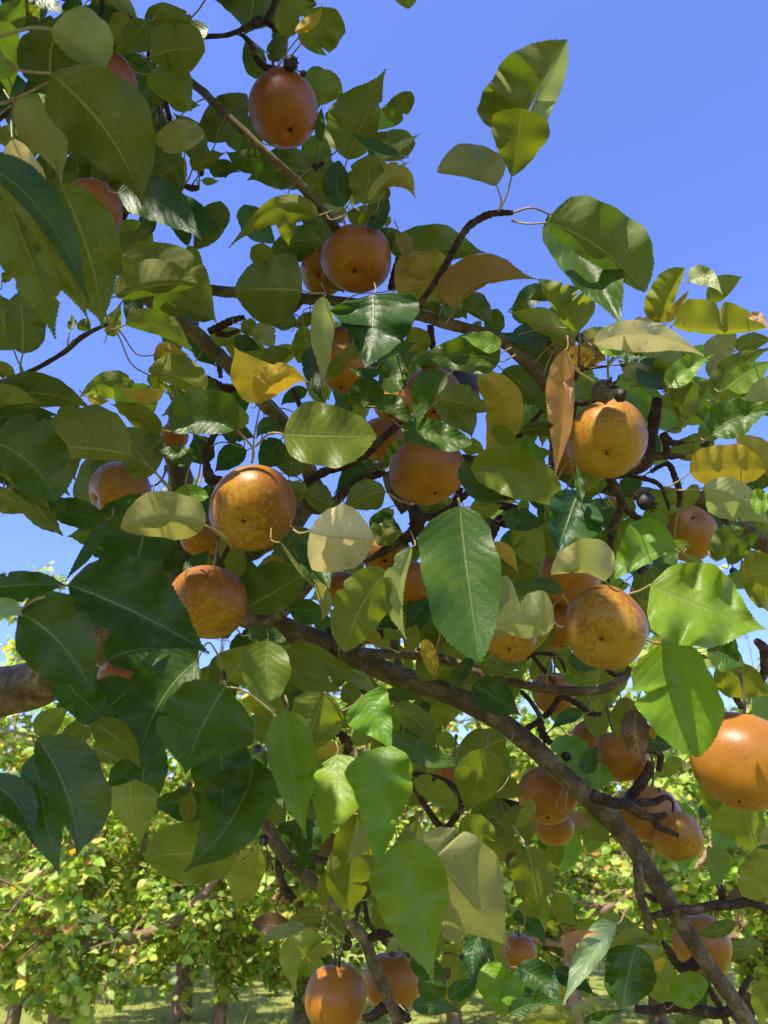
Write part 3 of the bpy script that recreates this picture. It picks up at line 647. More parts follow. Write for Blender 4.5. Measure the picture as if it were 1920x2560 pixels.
br('branch', 'E', [(525, 1560, 22), (620, 1500, 28), (720, 1440, 30), (840, 1400, 22)], .85, knob=.16)
br('branch', 'E', [(840, 1400, 26), (880, 1500, 40), (980, 1650, 50)], .95, m=M_BARK)
br('branch', 'E', [(330, 1640, 30), (480, 1620, 34), (700, 1400, 30), (900, 1340, 24)], 1.1, m=M_BARK)
br('branch', 'E', [(1350, 1460, 26), (1430, 1540, 28), (1520, 1600, 30), (1700, 1640, 26)], .98, knob=.06)
br('branch', 'E', [(1280, 1620, 30), (1330, 1500, 20)], .95)
br('branch', 'E', [(620, 500, 26, .8), (580, 440, 26), (560, 380, 22), (560, 300, 16)], .85, knob=.15)
br('branch', 'E', [(880, 220, 30), (900, 120, 28), (930, 0, 24), (900, -80, 16)], .92, knob=.15)
br('branch', 'E', [(1130, 450, 24), (1140, 560, 24), (1150, 620, 16)], .95, knob=.15)
br('branch', 'E', [(150, 390, 8), (240, 350, 18), (300, 300, 12)], .95, knob=.3)
br('branch', 'E', [(240, 860, 14), (280, 960, 20), (300, 1000, 12)], .98, knob=.2)
br('branch', 'D', [(-40, 838, 20), (150, 770, 17), (290, 700, 16), (420, 620, 16), (510, 540, 18), (600, 485, 14), (700, 440, 12)], .66, lab='thin bare twig slanting across the sky at the left')
br('branch', 'D', [(1350, 490, 22), (1420, 460, 24), (1500, 420, 24), (1585, 395, 14)], .98, knob=.2)
br('branch', 'D', [(1400, 500, 18), (1470, 510, 18), (1550, 480, 12)], .98, knob=.25)
br('branch', 'D', [(1340, 780, 12), (1420, 830, 20), (1480, 860, 22), (1570, 850, 14)], 1.0, knob=.25)
br('branch', 'D', [(1400, 620, 24), (1420, 700, 20), (1430, 790, 14)], .98, knob=.25)
br('branch', 'D', [(1150, 1080, 7), (1145, 1000, 9), (1160, 940, 12), (1110, 1000, 10)], .8, knob=.2)
br('branch', 'D', [(1400, 1140, 22), (1350, 1240, 24), (1335, 1340, 24), (1370, 1450, 40), (1440, 1440, 20)], .75, knob=.14)
br('branch', 'Z', [(410, 1240, 30), (395, 1150, 30), (392, 1050, 28), (375, 960, 20), (380, 880, 12)], 1.12, m=M_BARK)
br('branch', 'A', [(860, 1290, 16), (790, 1440, 20), (740, 1590, 24), (730, 1700, 24)], .92)
br('branch', 'A', [(1055, 640, 14), (1030, 780, 20), (1005, 920, 22), (960, 1050, 22)], .86, m=M_BARK)
br('branch', 'A', [(975, 280, 12), (965, 430, 15), (1060, 620, 16), (1110, 850, 18), (1130, 1010, 16)], 1.0)
br('branch', 'A', [(650, -40, 14), (665, 60, 16), (640, 130, 16), (612, 190, 14), (625, 290, 16)], .8, knob=.08)
br('branch', 'A', [(1190, 1200, 14), (1240, 1220, 22), (1290, 1215, 14)], .84, knob=.25)
br('branch', 'A', [(400, 1110, 10), (440, 1160, 14), (500, 1190, 10)], .95, knob=.1)
br('branch', 'A', [(-20, 780, 18), (40, 730, 16), (80, 690, 10)], .7, knob=.1)
br('branch', 'G', [(90, 1110, 20, 1.05), (160, 1095, 22, 1.0), (215, 1060, 16, .97)], 1.0, m=M_BARK, lab='short broken stub on the main limb')
br('branch', 'G', [(1440, 1130, 18), (1450, 1060, 14), (1445, 1020, 8)], .6, knob=.2)
br('branch', 'G', [(1420, 340, 12), (1460, 270, 16), (1490, 210, 10)], .72, knob=.2)
br('branch', 'J', [(1480, -560, 20, .95), (1470, -300, 20), (1500, -100, 20), (1700, 100, 24)], 1.1)

# tile | base | middle | tip | wl wr | kind | depth | options: shape r/h, ~x,y,x,y petiole onward from the base, tilt/fold
LEAVES = """
A 325 475 700 870 925 1335 280 215 Ug .42 ~0,345
A 330 190 520 320 655 528 230 75 Up .40 ~200,180,0,235
A 340 520 330 330 420 60 200 210 Ud .46 ~100,640,0,670
A -60 150 30 350 60 640 110 100 Ug .50
A -100 420 0 440 112 460 70 70 Tb .47 r
A -40 250 60 120 170 -60 95 110 Ug .54
A 180 -60 290 0 420 90 70 60 Tt .60
A 170 30 220 60 260 130 40 40 Uo .62
A 100 655 290 880 400 1180 120 120 Up .465 ~80,640
A 110 650 380 790 620 1010 100 60 Ub .50
A 80 900 190 1080 330 1220 60 110 Uc .50 ~90,650
A 0 830 60 900 110 990 70 60 Ug .55
Z -40 350 95 465 192 655 52 22 Tt .375
Z -22 385 88 520 190 668 13 5 Um .373
Z 130 395 195 560 222 708 64 72 Um .41
Z 10 420 70 570 120 733 62 58 Ug .43
Z 60 420 130 550 190 690 40 45 Ug .42
D 147 635 145 420 130 230 105 150 Ug .60 r ~143,775
D 90 610 20 420 -60 200 120 140 Ug .65
A 950 130 850 260 735 335 135 95 Ug .68 h
A 680 -50 780 20 905 140 60 40 Up .74
A 600 -20 690 130 720 330 80 70 Uo .95
A 620 250 660 380 760 500 60 80 Ud .80
Z 513 -130 545 -20 527 76 108 98 Ug .88 ~430,20,370,63
A 955 165 1060 110 1230 150 85 110 Ug .75 r
A 1120 60 1200 140 1260 190 50 60 Ug .85
A 985 365 1160 320 1330 330 175 170 Ug .64 r
A 950 480 1110 600 1240 725 160 65 Ub .67 ~860,460
A 1245 1010 1230 870 1120 730 80 90 Ug .80
A 1195 985 1160 880 1130 775 140 150 Up .72 r ~1200,1180
A 1040 690 1000 640 975 590 30 40 Ug .80
A 1245 1100 1340 1040 1465 990 80 40 Ug .74 ~1200,1190
A 975 1180 1080 1110 1205 1040 120 150 Ug .80 r
A 500 1195 500 1090 510 985 95 105 Ud .85 r
A 600 1170 750 1130 950 1180 120 90 Ug .85
A 760 1250 1050 1330 1308 1560 140 115 Tt .66
A 760 1560 860 1530 985 1600 100 100 Ub .85 r
A 1390 1150 1450 1090 1560 1120 60 60 Ud .95
A 1310 1170 1360 1175 1422 1170 24 24 Ub .85
A 1395 930 1450 780 1600 610 135 135 Ug .90 r ~1370,980
A 1700 930 1560 880 1440 860 100 135 Ug .88 r
A 1740 1020 1600 1030 1460 980 90 60 Ud .87
B 205 240 200 110 160 -60 75 75 Uo .80 ~190,400
B 250 205 370 150 430 20 55 22 Uy .76
B 290 285 420 170 520 60 115 160 Uo .80 r ~205,390
B 320 100 300 0 360 -100 90 90 Uo .84
B 150 400 140 300 230 230 60 70 Ug .90
B 60 500 -30 380 -60 230 60 80 Ug .95
B 110 260 150 160 130 60 40 50 Ug .92
B 290 560 410 575 562 607 135 100 Uo .90 r
B 415 925 400 800 430 690 20 45 Tg .85 ~400,1060
B 590 1035 700 780 840 445 215 95 Ug .75 ~560,1200
B 930 1000 760 950 606 852 20 45 Tt .70
B 810 1030 930 950 1072 862 28 26 Up .72
B 930 1005 900 970 880 930 20 30 Tp .71
B 760 915 820 880 880 905 28 18 Ug .85
B 720 950 800 930 905 945 25 50 Uo .83
B 805 1215 930 1150 1035 1290 85 60 Uy .85
B 700 1320 730 1170 740 1000 130 115 Ug .70 r
B 730 1300 830 1160 1005 1045 30 20 Up .69
B 565 1340 520 1200 540 1040 80 90 Tg .72 r ~580,1460
B 545 1300 430 1210 350 1110 75 65 Ug .73 r
B 585 1390 690 1370 790 1320 35 75 Ug .80
B 750 1490 810 1350 850 1230 75 60 Tg .85
B 620 1330 650 1240 620 1160 35 45 Up .78
B 800 1300 840 1250 850 1200 40 30 Ug .8
B 840 1470 860 1430 870 1395 20 15 Uy .9
B 370 1125 150 1100 -60 1170 125 130 Ug .95
B 480 1130 430 1050 400 960 70 60 Ug .97
B 400 1400 150 1340 -180 1610 110 60 Uo .80
B 560 1440 470 1350 350 1240 65 75 Up .86
B 430 1550 420 1470 360 1400 45 55 Ug .9
B 470 1640 280 1560 80 1690 130 90 Ug .95 r
B 900 1640 870 1540 800 1470 60 80 Ug .9
B 880 1640 1180 1610 1490 1640 145 90 Ug .88
B 905 1520 960 1600 960 1700 60 35 Tk .76
B 1560 1205 1400 1120 1172 1115 35 185 Up .75 r ~1590,1300,1570,1370
B 960 -200 980 -80 985 58 85 95 Uo .80 r
Z 1112 300 1148 215 1226 86 98 4 Ug .70 r tilt-.9
Z 1135 290 1160 215 1224 90 3 38 Up .702 r
Z 1105 382 1118 310 1126 234 62 60 Um .68 v ~1078,455
C 230 405 560 570 862 856 275 95 Ug .62 r ~0,395
C 235 350 490 680 712 1092 200 150 Tg .645 ~130,310,10,340
Z 985 668 1035 612 1160 603 60 10 Uk .76 ~962,700
C 435 1115 290 930 165 770 45 195 Uo .68 h ~450,1330
C 410 1200 200 1080 -30 980 45 105 Uo .80
C 280 1430 100 1260 -100 1110 80 150 Ud .86
C 400 1310 280 1200 130 1120 60 75 Uk .84
C 985 1055 1000 900 1120 700 125 50 Uo .70 r
C 1000 1055 1070 950 1160 830 25 30 Uy .705
C 930 1050 950 980 890 930 60 30 Uy .72
C 1150 790 1250 760 1365 872 65 55 Tp .72
C 1265 915 1380 820 1495 755 70 55 Uo .78
C 1040 1070 1300 1095 1650 1085 185 30 Uo .65 r
C 1530 1030 1600 1010 1665 1110 22 40 Tr .645
C 530 1190 880 1120 1245 1272 75 110 Uc .60
C 730 1215 640 1215 530 1190 55 15 Tb .62 ~630,1310,625,1420
C 690 1230 780 1260 875 1275 50 50 Td .75
C 440 1150 540 1110 660 1130 28 50 Up .82
C 760 1110 850 1050 960 1060 35 55 Uc .78
C 450 1200 540 1250 610 1300 80 110 Uk .76
C 390 1200 420 1290 440 1380 50 40 Uk .79
F 345 88 330 480 280 908 62 100 Ur .60 ~395,205,535,300
F 350 90 365 260 380 440 30 40 Tr .598
C -60 1360 90 1480 220 1640 100 100 Ug .86
C 880 1440 790 1370 680 1290 55 65 Up .84 ~760,1470
C 830 1300 960 1370 1085 1340 80 120 Tg .86 r
C 1010 1475 1130 1350 1312 1260 75 70 Tb .74
C 1085 1660 1070 1540 950 1420 40 130 Ug .78
C 1090 1700 1200 1560 1300 1460 95 120 Ug .80 r
C 1250 1260 1350 1190 1450 1120 65 95 Up .86 r
C 1110 1310 1150 1270 1220 1250 30 40 Uo .9
C 1390 1480 1520 1380 1700 1300 60 100 Tb .68
C 1320 1540 1420 1350 1700 1210 70 80 Ug .72
C 1450 1230 1560 1180 1700 1160 60 50 Ug .80
C 1260 1310 1330 1350 1400 1370 50 60 Up .92
F 1290 640 1450 530 1700 480 120 110 Tg .63
F 1700 250 1600 370 1475 400 70 60 Up .66
F 1700 900 1560 760 1430 620 60 120 Uy .77
F 1150 885 1400 850 1645 870 145 120 Uy .71 r ~1000,980
F 1400 890 1500 960 1612 1052 80 70 Tg .80
F 1540 960 1620 930 1720 950 60 60 Ug .80
F 1245 985 1460 1060 1690 1240 100 150 Up .62 ~1100,1000,990,980
F 1540 1060 1620 1060 1720 1080 60 90 Tb .60
F 1330 1460 1400 1320 1520 1240 90 55 Ug .70 ~1280,1420,1290,1350,1330,1290
F 1400 1480 1500 1370 1625 1270 60 45 Ud .80
I 1480 430 1620 400 1760 380 150 230 Uo .72 r
E 1390 1370 1700 1420 1962 1612 150 140 Tm .65 r ~1440,1350
E 1350 1330 1440 1500 1640 1590 80 70 Tg .68
F 430 1000 360 1190 285 1440 200 130 Tt .60
F 455 1065 430 940 415 820 22 28 Tg .60
F 605 1590 470 1510 252 1545 25 185 Up .57 r ~690,1655
F 1065 1360 850 1440 645 1600 40 205 Tb .63 ~1140,1430
F 1075 1400 980 1460 880 1520 60 70 Tg .72
I 900 470 1250 620 1648 760 240 265 Tb .55 ~760,530
I 965 850 1090 1200 1215 1588 240 260 Tb .54 r ~870,825
I 1260 900 1400 930 1515 1010 80 100 Tg .72
I 1330 980 1500 1100 1680 1190 100 120 Um .78
I 810 1280 800 1450 860 1652 80 85 Tx .68
I 900 1390 910 1440 925 1480 25 20 Uy .69
I 0 110 120 200 190 440 100 110 Uo .82
I 320 530 160 480 -60 480 32 58 Tg .66 ~365,600
H 1700 600 1540 610 1366 625 180 195 Up .60 r
I 275 720 110 715 -110 722 92 190 Up .58 r ~330,740
I 360 960 470 980 590 1020 48 50 Tg .86
I 325 1075 430 1085 545 1120 26 38 Tb .82
I 460 1310 350 1330 250 1410 42 45 Tt .85
I 350 1440 400 1580 560 1700 110 110 Tb .92
I 470 1700 500 1600 560 1510 50 60 Tg .86
I 800 1230 730 1330 680 1480 60 90 Um .76
I 590 1240 550 1250 510 1230 40 40 Ub .8
I 820 570 860 640 900 700 50 50 Uo .74
I -60 40 80 60 230 60 80 60 Td .80
I 880 330 830 390 780 440 50 50 Tg .9
E 300 225 110 215 -145 220 210 218 Ug .72 r ~450,240
E 905 215 1100 160 1300 130 200 180 Uy .86 r
E 1000 100 1150 60 1260 60 80 80 Uy .855 r
E 750 250 755 450 708 727 285 250 Tt .57 h
E 440 262 420 520 440 860 75 62 Up .62
E 345 590 370 760 440 950 40 55 Tt .66
E 440 800 545 700 668 555 52 42 Um .64
E 1580 680 1300 640 1000 700 110 140 Tg .57 h
E 1580 600 1480 550 1330 520 60 60 Tb .569
E 945 870 920 740 1062 605 105 60 Tg .62
E 800 760 700 750 588 715 32 22 Tt .62
E 700 985 720 880 730 775 105 105 Tg .63 r
E 1240 770 1130 900 1040 1132 45 115 Tg .60
E 775 975 910 1010 1040 1130 85 28 Tg .598
E 940 1100 1160 1160 1402 1215 90 85 Tg .60 r
E 178 1155 450 1165 782 1170 200 190 Tm .58 r ~90,1150,0,1230
E 1185 930 1320 950 1500 1010 110 45 Ug .70 r ~1110,1000
E 1260 950 1350 1060 1400 1180 80 70 Ug .71
E 1435 775 1620 1000 1495 1290 110 120 Uy .80 r ~1340,745,1270,745
E 1000 640 1030 560 1010 460 65 95 Uo .82 r
E 1330 340 1430 370 1540 472 110 25 Ug .86
E 1280 400 1330 370 1370 420 30 30 Ug .88
E 1060 350 1150 360 1230 400 60 40 Ug .88
E 85 400 190 420 290 470 45 40 Ug .92
E 0 440 60 520 130 600 70 60 Up .90
E 50 700 140 640 250 620 60 50 Ug .86
E 250 460 340 400 380 350 40 40 Ug .9
Z 563 872 540 812 506 750 38 50 Uy .60 ~545,1000
Z 561 868 605 815 668 826 34 28 Uy .598
Z 640 700 600 690 560 700 20 22 Ug 1.0
E 330 1530 250 1500 188 1440 85 55 Uo .70
E 330 1510 430 1590 540 1625 85 65 Ug .75
E 720 1390 620 1430 500 1550 40 70 Tg .86
E 840 1525 700 1560 560 1660 100 90 Ug .74 ~1010,1610
E 150 1150 60 1100 0 1190 60 50 Tg .75
E 160 1190 90 1290 20 1400 80 80 Td .76
E 210 1430 230 1310 180 1180 100 80 Ug .78
E 1330 1250 1410 1240 1490 1290 50 50 Ub .95
E 560 640 640 600 700 540 40 50 Ug .7
E 800 700 880 640 1040 560 120 90 Tg .70
E 930 880 900 800 850 760 60 60 Tg .72
H 345 125 540 165 768 172 195 225 Uc .56 r ~245,115
D 750 265 1000 195 1282 180 160 55 Ug .60 r
D 770 10 1160 170 1402 432 180 140 Ug .64
Z 265 600 280 540 330 490 40 45 Ug .75
D 1000 260 1130 320 1290 350 60 80 Ug .66
D 860 230 845 330 815 447 70 48 Tg .70
D 690 510 740 430 785 300 55 50 Ub .72
D 810 445 1050 470 1265 645 100 45 Ug .62 ~690,475
D 450 480 470 430 460 380 30 25 Tt .7
D 500 440 550 460 590 480 50 30 Ug .7
D 1325 890 1160 790 958 742 60 135 Uo .65 r ~1340,780
D 1010 640 1100 620 1232 645 55 60 Uy .68
D 1020 700 1015 640 1040 550 15 40 Ug .7
D 960 770 1030 830 1110 870 40 40 Ub .67
D 880 870 700 830 503 925 100 75 Uo .75
D 570 910 640 930 710 940 25 35 Uy .752
D 970 1050 860 930 715 830 115 120 Ug .72
D 1062 868 910 890 758 830 58 28 Uy .66
D 1030 1170 900 1040 715 960 65 75 Um .68 ~1110,1480
D -40 930 260 890 598 990 120 90 Ud .60
D -80 850 80 880 262 962 35 90 Uo .59
D -40 700 40 740 110 800 40 50 Uo .62
D -60 1060 160 1030 385 1030 70 60 Tg .66
D -60 1000 200 1080 375 1040 60 80 Td .68
D -60 1200 200 1350 360 1592 260 150 Tg .50 r
D -60 1530 80 1580 240 1680 50 90 Ug .55
D 80 1500 220 1550 330 1655 50 50 Ug .56
D 850 1290 520 1245 180 1248 65 255 Ug .60 r ~960,1360,1110,1510
D 1010 1400 900 1280 800 1110 130 165 Ug .66 r ~1110,1520
D 1530 1120 1320 1070 1113 1142 75 205 Tg .58 r ~1640,1250,1630,1340
D 1550 1120 1560 1030 1500 945 45 42 Ub .70
D 1240 985 1210 900 1130 845 40 65 Ug .72 ~1100,880
D 1230 1360 1140 1290 1003 1265 55 62 Td .62 ~1215,1520
D 1300 1350 1290 1250 1250 1150 90 95 Td .76 ~1240,1520
D 1600 1260 1480 1320 1390 1400 60 80 Td .80
D 700 1700 660 1480 770 1290 170 170 Ug .97 r
D 1350 1560 1210 1545 1068 1590 45 55 Tb .66
D 1440 1160 1540 1150 1660 1180 60 60 Tg .8
D 1310 800 1370 860 1420 880 50 60 Tg .8
D 1240 580 1330 640 1400 720 60 50 Tg .82
D 1510 560 1600 560 1700 620 40 60 Tg .84
D 1560 440 1620 470 1680 540 50 50 Ub .9
D 1240 360 1310 390 1400 410 50 40 Ug .8
D 10 160 50 130 60 80 40 30 Uo .7
G 1330 85 1080 50 782 105 115 175 Up .57 r ~1440,150,1500,230
G 1000 -120 915 220 840 500 170 290 Td .66
G 690 50 560 230 420 455 55 22 Tt .60
G 440 470 900 665 1358 918 290 165 Tt .47
G 120 650 400 860 614 1198 245 235 Tg .46 ~250,560,450,540
G -80 500 180 470 450 480 85 95 Tg .50
G -60 640 60 620 150 680 60 60 Tp .47
G 150 640 350 560 575 650 45 70 Ud .62
G 690 970 900 890 1215 885 125 115 Td .56
G 370 1000 550 1230 890 1460 120 115 Td .50
G 1280 960 1040 1230 885 1640 180 240 Td .545 r
G 1462 1130 1300 1410 1200 1700 290 265 Tg .47 ~1450,1090
G 1480 1090 1560 980 1650 840 135 135 Um .76 ~1460,1110
G 230 1440 330 1360 460 1260 80 70 Um .66
G 420 1520 510 1400 600 1310 60 80 Um .70
G 600 1370 770 1480 915 1665 95 95 Um .50
G 600 1520 700 1570 830 1650 90 60 Tm .62
G 370 1240 400 1280 395 1330 30 25 Tg .7
J 240 -199 440 190 500 580 265 110 Tg .42 ~60,-240,-20,-260
J 230 -100 290 300 385 692 130 140 Td .44
J -80 120 90 210 225 512 125 140 Td .43
J 850 60 850 250 912 497 160 120 Uo .62
J 930 -60 800 40 690 130 60 80 Td .56
J 1420 -250 1440 60 1455 338 175 180 Tg .50
J 1655 -60 1510 320 1195 675 180 215 Tg .495
J 1535 560 1260 550 930 582 190 205 Um .52 r
J 1690 520 1590 740 1527 942 90 120 Uo .60
J 1190 340 1230 240 1240 140 60 50 Um .58
H 185 1280 225 1640 325 2120 165 125 Tb .50
K 200 -120 170 100 240 320 90 90 Tg .56
K 520 -90 520 180 425 502 160 150 Tb .54
K 300 330 300 480 283 692 140 150 Tg .56 h
K 715 -110 790 200 793 645 235 165 Tb .50 h
K 900 490 1030 830 1150 1402 210 240 Tb .48
K 1030 450 1330 770 1647 1178 265 265 Up .55 ~970,375
K 660 300 620 640 568 932 140 145 Um .585 r
K 740 350 690 480 578 625 55 65 Up .55
K 440 900 440 760 470 640 40 40 Um .64
K 600 990 600 940 620 890 40 40 Uo .66
K 440 960 340 950 200 990 85 50 Um .70 ~560,1080
K 320 1030 170 1060 28 1142 42 42 Tp .64 ~430,1050,570,1130
K 430 1100 240 1200 272 1482 75 80 Uo .60
K 505 1185 400 1195 278 1292 35 42 Uo .595
K 440 1000 510 1020 600 1080 60 60 Um .72
K 760 900 830 960 900 1080 70 80 Um .74
K 1000 1240 1130 1320 1242 1440 80 70 Tg .72
K 1210 1510 1130 1430 1050 1330 80 80 Tg .74
K 1010 1550 1160 1535 1335 1592 55 65 Tt .55
K 1440 1085 1400 1240 1430 1395 65 65 Tt .64 r
K 1470 1090 1500 1220 1560 1330 40 50 Tg .7
K 1500 1260 1570 1430 1640 1625 100 110 Tb .58 r
K 1250 1500 1340 1430 1450 1350 60 60 Tg .74
K 1230 1430 1240 1500 1230 1560 28 28 Uy .76
K 1480 -130 1430 90 1370 290 145 135 Um .66
K 1020 90 1180 160 1312 285 75 65 Uo .82
K 1330 330 1430 440 1450 590 110 110 Um .86 r
K 1540 170 1460 250 1380 310 60 60 Um .88
K 1490 330 1560 330 1660 470 110 90 Ug .9 r
K 80 240 140 310 190 400 60 60 Um .74
K 950 560 1010 480 1050 300 90 90 Um .62
K 1240 990 1280 1060 1330 1150 60 60 Up .68
K 1000 1190 920 1130 830 1220 60 50 Up .8
K 1110 1100 1090 1200 1130 1280 60 60 Td .8
H -60 620 150 500 435 330 190 110 Ud .76
H 250 100 390 320 482 525 90 95 Td .62
H 162 200 320 420 470 560 14 10 Up .60
H 385 450 440 590 418 706 50 28 Up .598
H 855 385 690 600 573 908 165 170 Um .56 r ~900,350
H 1010 225 925 520 975 832 30 95 Up .545
H 1320 -40 1370 400 1452 975 195 285 Tg .50 r ~1310,-90
H 1400 770 1250 960 1090 1170 205 190 Um .93 r
H 200 890 420 960 710 1085 70 110 Tm .80
H 70 830 70 1060 120 1335 145 145 Tm .62
H -60 800 80 800 225 880 60 60 Td .66
H 210 640 350 640 510 720 60 90 Td .82
H 210 1045 380 1080 565 1170 50 90 Tm .82
H 445 1170 380 1350 325 1560 165 165 Um .60 r ~560,1300
H 690 1190 780 1330 880 1538 135 170 Tb .55 h ~560,1290
H 800 1190 950 1180 1120 1225 35 40 Tg .84
H 890 1255 1060 1370 1168 1535 80 70 Ug .66
H 880 1410 1080 1570 1392 1642 70 75 Tg .60
H 1620 1470 1440 1560 1270 1710 120 120 Um .72
H 370 1560 460 1540 560 1590 60 60 Uy .80 r
H 1110 560 1050 660 960 760 70 90 Td .88
H 1400 1120 1560 1210 1720 1320 110 100 Td .74
H 1520 225 1620 265 1700 400 45 45 Uy .74
H 1460 985 1540 1010 1660 1060 40 60 Ug .8
H 740 100 840 60 970 170 50 60 Tg .84
H 790 215 860 150 970 140 60 60 Ug .82
H 600 1100 680 1090 800 1190 50 60 Up .9
H 560 1130 620 1200 640 1300 60 60 Um .88
H 1180 770 1150 650 1100 570 80 70 Um .9
H 620 600 640 480 700 400 60 60 Ub .9
H 1170 1500 1230 1480 1330 1520 50 60 Ub .9
L 100 520 135 680 165 908 130 140 Um .64 r ~0,370
L 80 960 140 880 260 800 60 60 Um .67
L 0 948 130 1020 218 1168 55 42 Tt .70
L -40 300 60 370 100 520 90 60 Ug .80
L 410 310 540 380 640 500 70 110 Uo .86
L 360 305 440 320 520 440 25 45 Tr .84
L 430 0 560 50 670 80 80 80 Tb .88
L 672 1008 510 1210 328 1538 65 100 Tp .50
L 352 1180 400 1100 590 1065 40 40 Tr .505
L 805 1150 755 1340 714 1552 165 160 Tg .50 r ~850,1160,950,1165
L 520 1050 680 1010 840 1060 60 50 Uo .74
L 650 1150 800 1090 960 1160 50 50 Uo .73
L 820 1180 900 1200 1000 1180 60 50 Uo .72
L 900 1250 950 1260 1005 1240 40 50 Uy .76
L 30 1290 180 1380 322 1545 100 105 Tt .60
L -60 1380 10 1450 85 1570 80 90 Tb .57
L -20 1600 170 1530 375 1600 70 70 Td .56
L 430 1640 230 1610 30 1660 70 60 Uo .50
L 280 1300 400 1370 545 1480 50 60 Tt .76
L 380 1610 480 1530 600 1470 35 35 Up .62
L 460 1660 580 1620 725 1560 45 40 Tg .6
L 1050 1530 1150 1440 1275 1400 110 100 Tb .78 r
L 1700 550 1600 690 1490 830 150 130 Uo .70 r
L 1230 110 1300 230 1410 380 60 60 Ub .74
L 1480 180 1520 370 1560 565 115 190 Ub .72
L 1720 1400 1640 1500 1620 1700 80 90 Uo .60
L 1700 400 1640 440 1575 520 60 50 Up .8
L 1650 850 1580 880 1560 960 50 50 Um .8
L 1360 1340 1375 1310 1380 1280 30 30 Uy .95
L 250 1450 220 1560 270 1700 60 60 Tg .66
"""
SPEC = []
for ln in LEAVES.strip().splitlines():
    w_ = ln.split(); T = w_[0]; x = list(map(float, w_[1:9])); kd = w_[9]; dp = float(w_[10]); sh = 'o'; pet = None
    for o_ in w_[11:]:
        if o_ in 'rhv': sh = o_
        elif o_.startswith('tilt'): pass
        elif o_[0] == '~':
            q = list(map(float, o_[1:].split(','))); pet = [src(T, a, b) for a, b in zip(q[::2], q[1::2])]
    s_ = scl(T)
    SPEC.append(dict(px=[src(T, x[0], x[1]), src(T, x[2], x[3]), src(T, x[4], x[5])], wl=x[6] * s_ * 1.06, wr=x[7] * s_ * 1.06, k=kd, d=dp, sh=sh, pet=pet))
def vis_area(s):
    b, m, t = s['px']; cx = min(max(m[0], 0), 1920); cy = min(max(m[1], 0), 2560)
    if abs(cx - m[0]) > 60 or abs(cy - m[1]) > 60: return 0
    return math.dist(b, t) * (s['wl'] + s['wr'])
order = sorted(range(len(SPEC)), key=lambda i: -vis_area(SPEC[i])); BIG = set(order[:100])
LEAFNAME = {'y': 'yellow leaf', 'k': 'brown spotted yellowing leaf', 'c': 'cream coloured withering leaf', 'r': 'orange pink leaf', 'x': 'dead dark brown leaf'}
FOL = MB(); PETS = MB()
def to_branch(base, back, maxd=.085, mind=.25):
    # the twig point this leaf grows from: near, and not on the blade's side
    best = None; bd = maxd
    for q in BP:
        v = q - base; l = v.length
        if l < bd and l > .008 and v.dot(back) > mind * l: best, bd = q, l
    return best
def auto_petiole(mb, base, tip, rnd, fallback, depth, d1):
    back = (base - tip).normalized(); q = to_branch(base, back, .075, .3) or to_branch(base, back, .045, -.1)
    if q is None:
        if fallback: petiole(mb, base, fallback, depth, rnd, r=.0006, d1=d1)
        return
    L = (q - base).length; m1 = base + back * min(L * .4, .018); m2 = q + Vector((0, 0, .10)) * L + (m1 - q) * .4
    tube(mb, [(*base, .0007), (*m1, .0007), (*m2, .00075), (*q, .0011)], 6, 5)
def petiole(mb, base, pts_px, depth, rnd, r=.00085, d1=None):
    d1 = d1 or depth + .015
    n = len(pts_px); pts = [(*base, r * .9)]
    for i, q in enumerate(pts_px):
        dd = depth + (d1 - depth) * (i + 1) / n
        pts.append((*P(q[0], q[1], dd), r * (1 + .25 * (i + 1) / n)))
    if len(pts) == 2:
        a = Vector(pts[0][:3]); b = Vector(pts[1][:3]); mid = (a + b) / 2 + Vector((rnd.uniform(-1, 1), 0, -1)) * (b - a).length * .07
        pts.insert(1, (*mid, r))
    tube(mb, pts, 6, 5)
for i, s in enumerate(SPEC):
    rnd = random.Random(100 + i); big = i in BIG
    mb = MB() if big else FOL
    nu = 80 if big else 40
    base, ar = leaf_geo(mb, s['px'], s['wl'], s['wr'], s['k'], s['d'], rnd, s['sh'], nu=nu, nv=4 if big else 3)
    if big:
        lo = mb.build('leaf', M_LEAF, ROOT, origin=tuple(base), leafy=True)
        if s['k'][1] in LEAFNAME: lo['label'] = LEAFNAME[s['k'][1]]
    pp = s['pet']
    if pp is None:
        b = s['px'][0]; t = s['px'][2]; L = math.dist(b, t)
        dx, dy = (b[0] - t[0]) / (L + 1e-6), (b[1] - t[1]) / (L + 1e-6)
        ln = 26 * .7 / s['d']; pp = [(b[0] + dx * ln + rnd.uniform(-8, 8), b[1] + dy * ln + rnd.uniform(-14, 4))]
        dd1 = s['d'] + .05
    else: dd1 = s['d'] + .02
    tp = P(*s['px'][2], s['d'])
    if big:
        pm = MB(); (petiole(pm, base, pp, s['d'], rnd, d1=dd1) if s['pet'] else auto_petiole(pm, base, tp, rnd, pp, s['d'], dd1))
        po = pm.build('petiole', M_PET, lo, smooth=True)
        po.location = -Vector(base)
    elif s['pet']: petiole(PETS, base, pp, s['d'], rnd, d1=dd1)
    else: auto_petiole(PETS, base, tp, rnd, pp, s['d'], dd1)

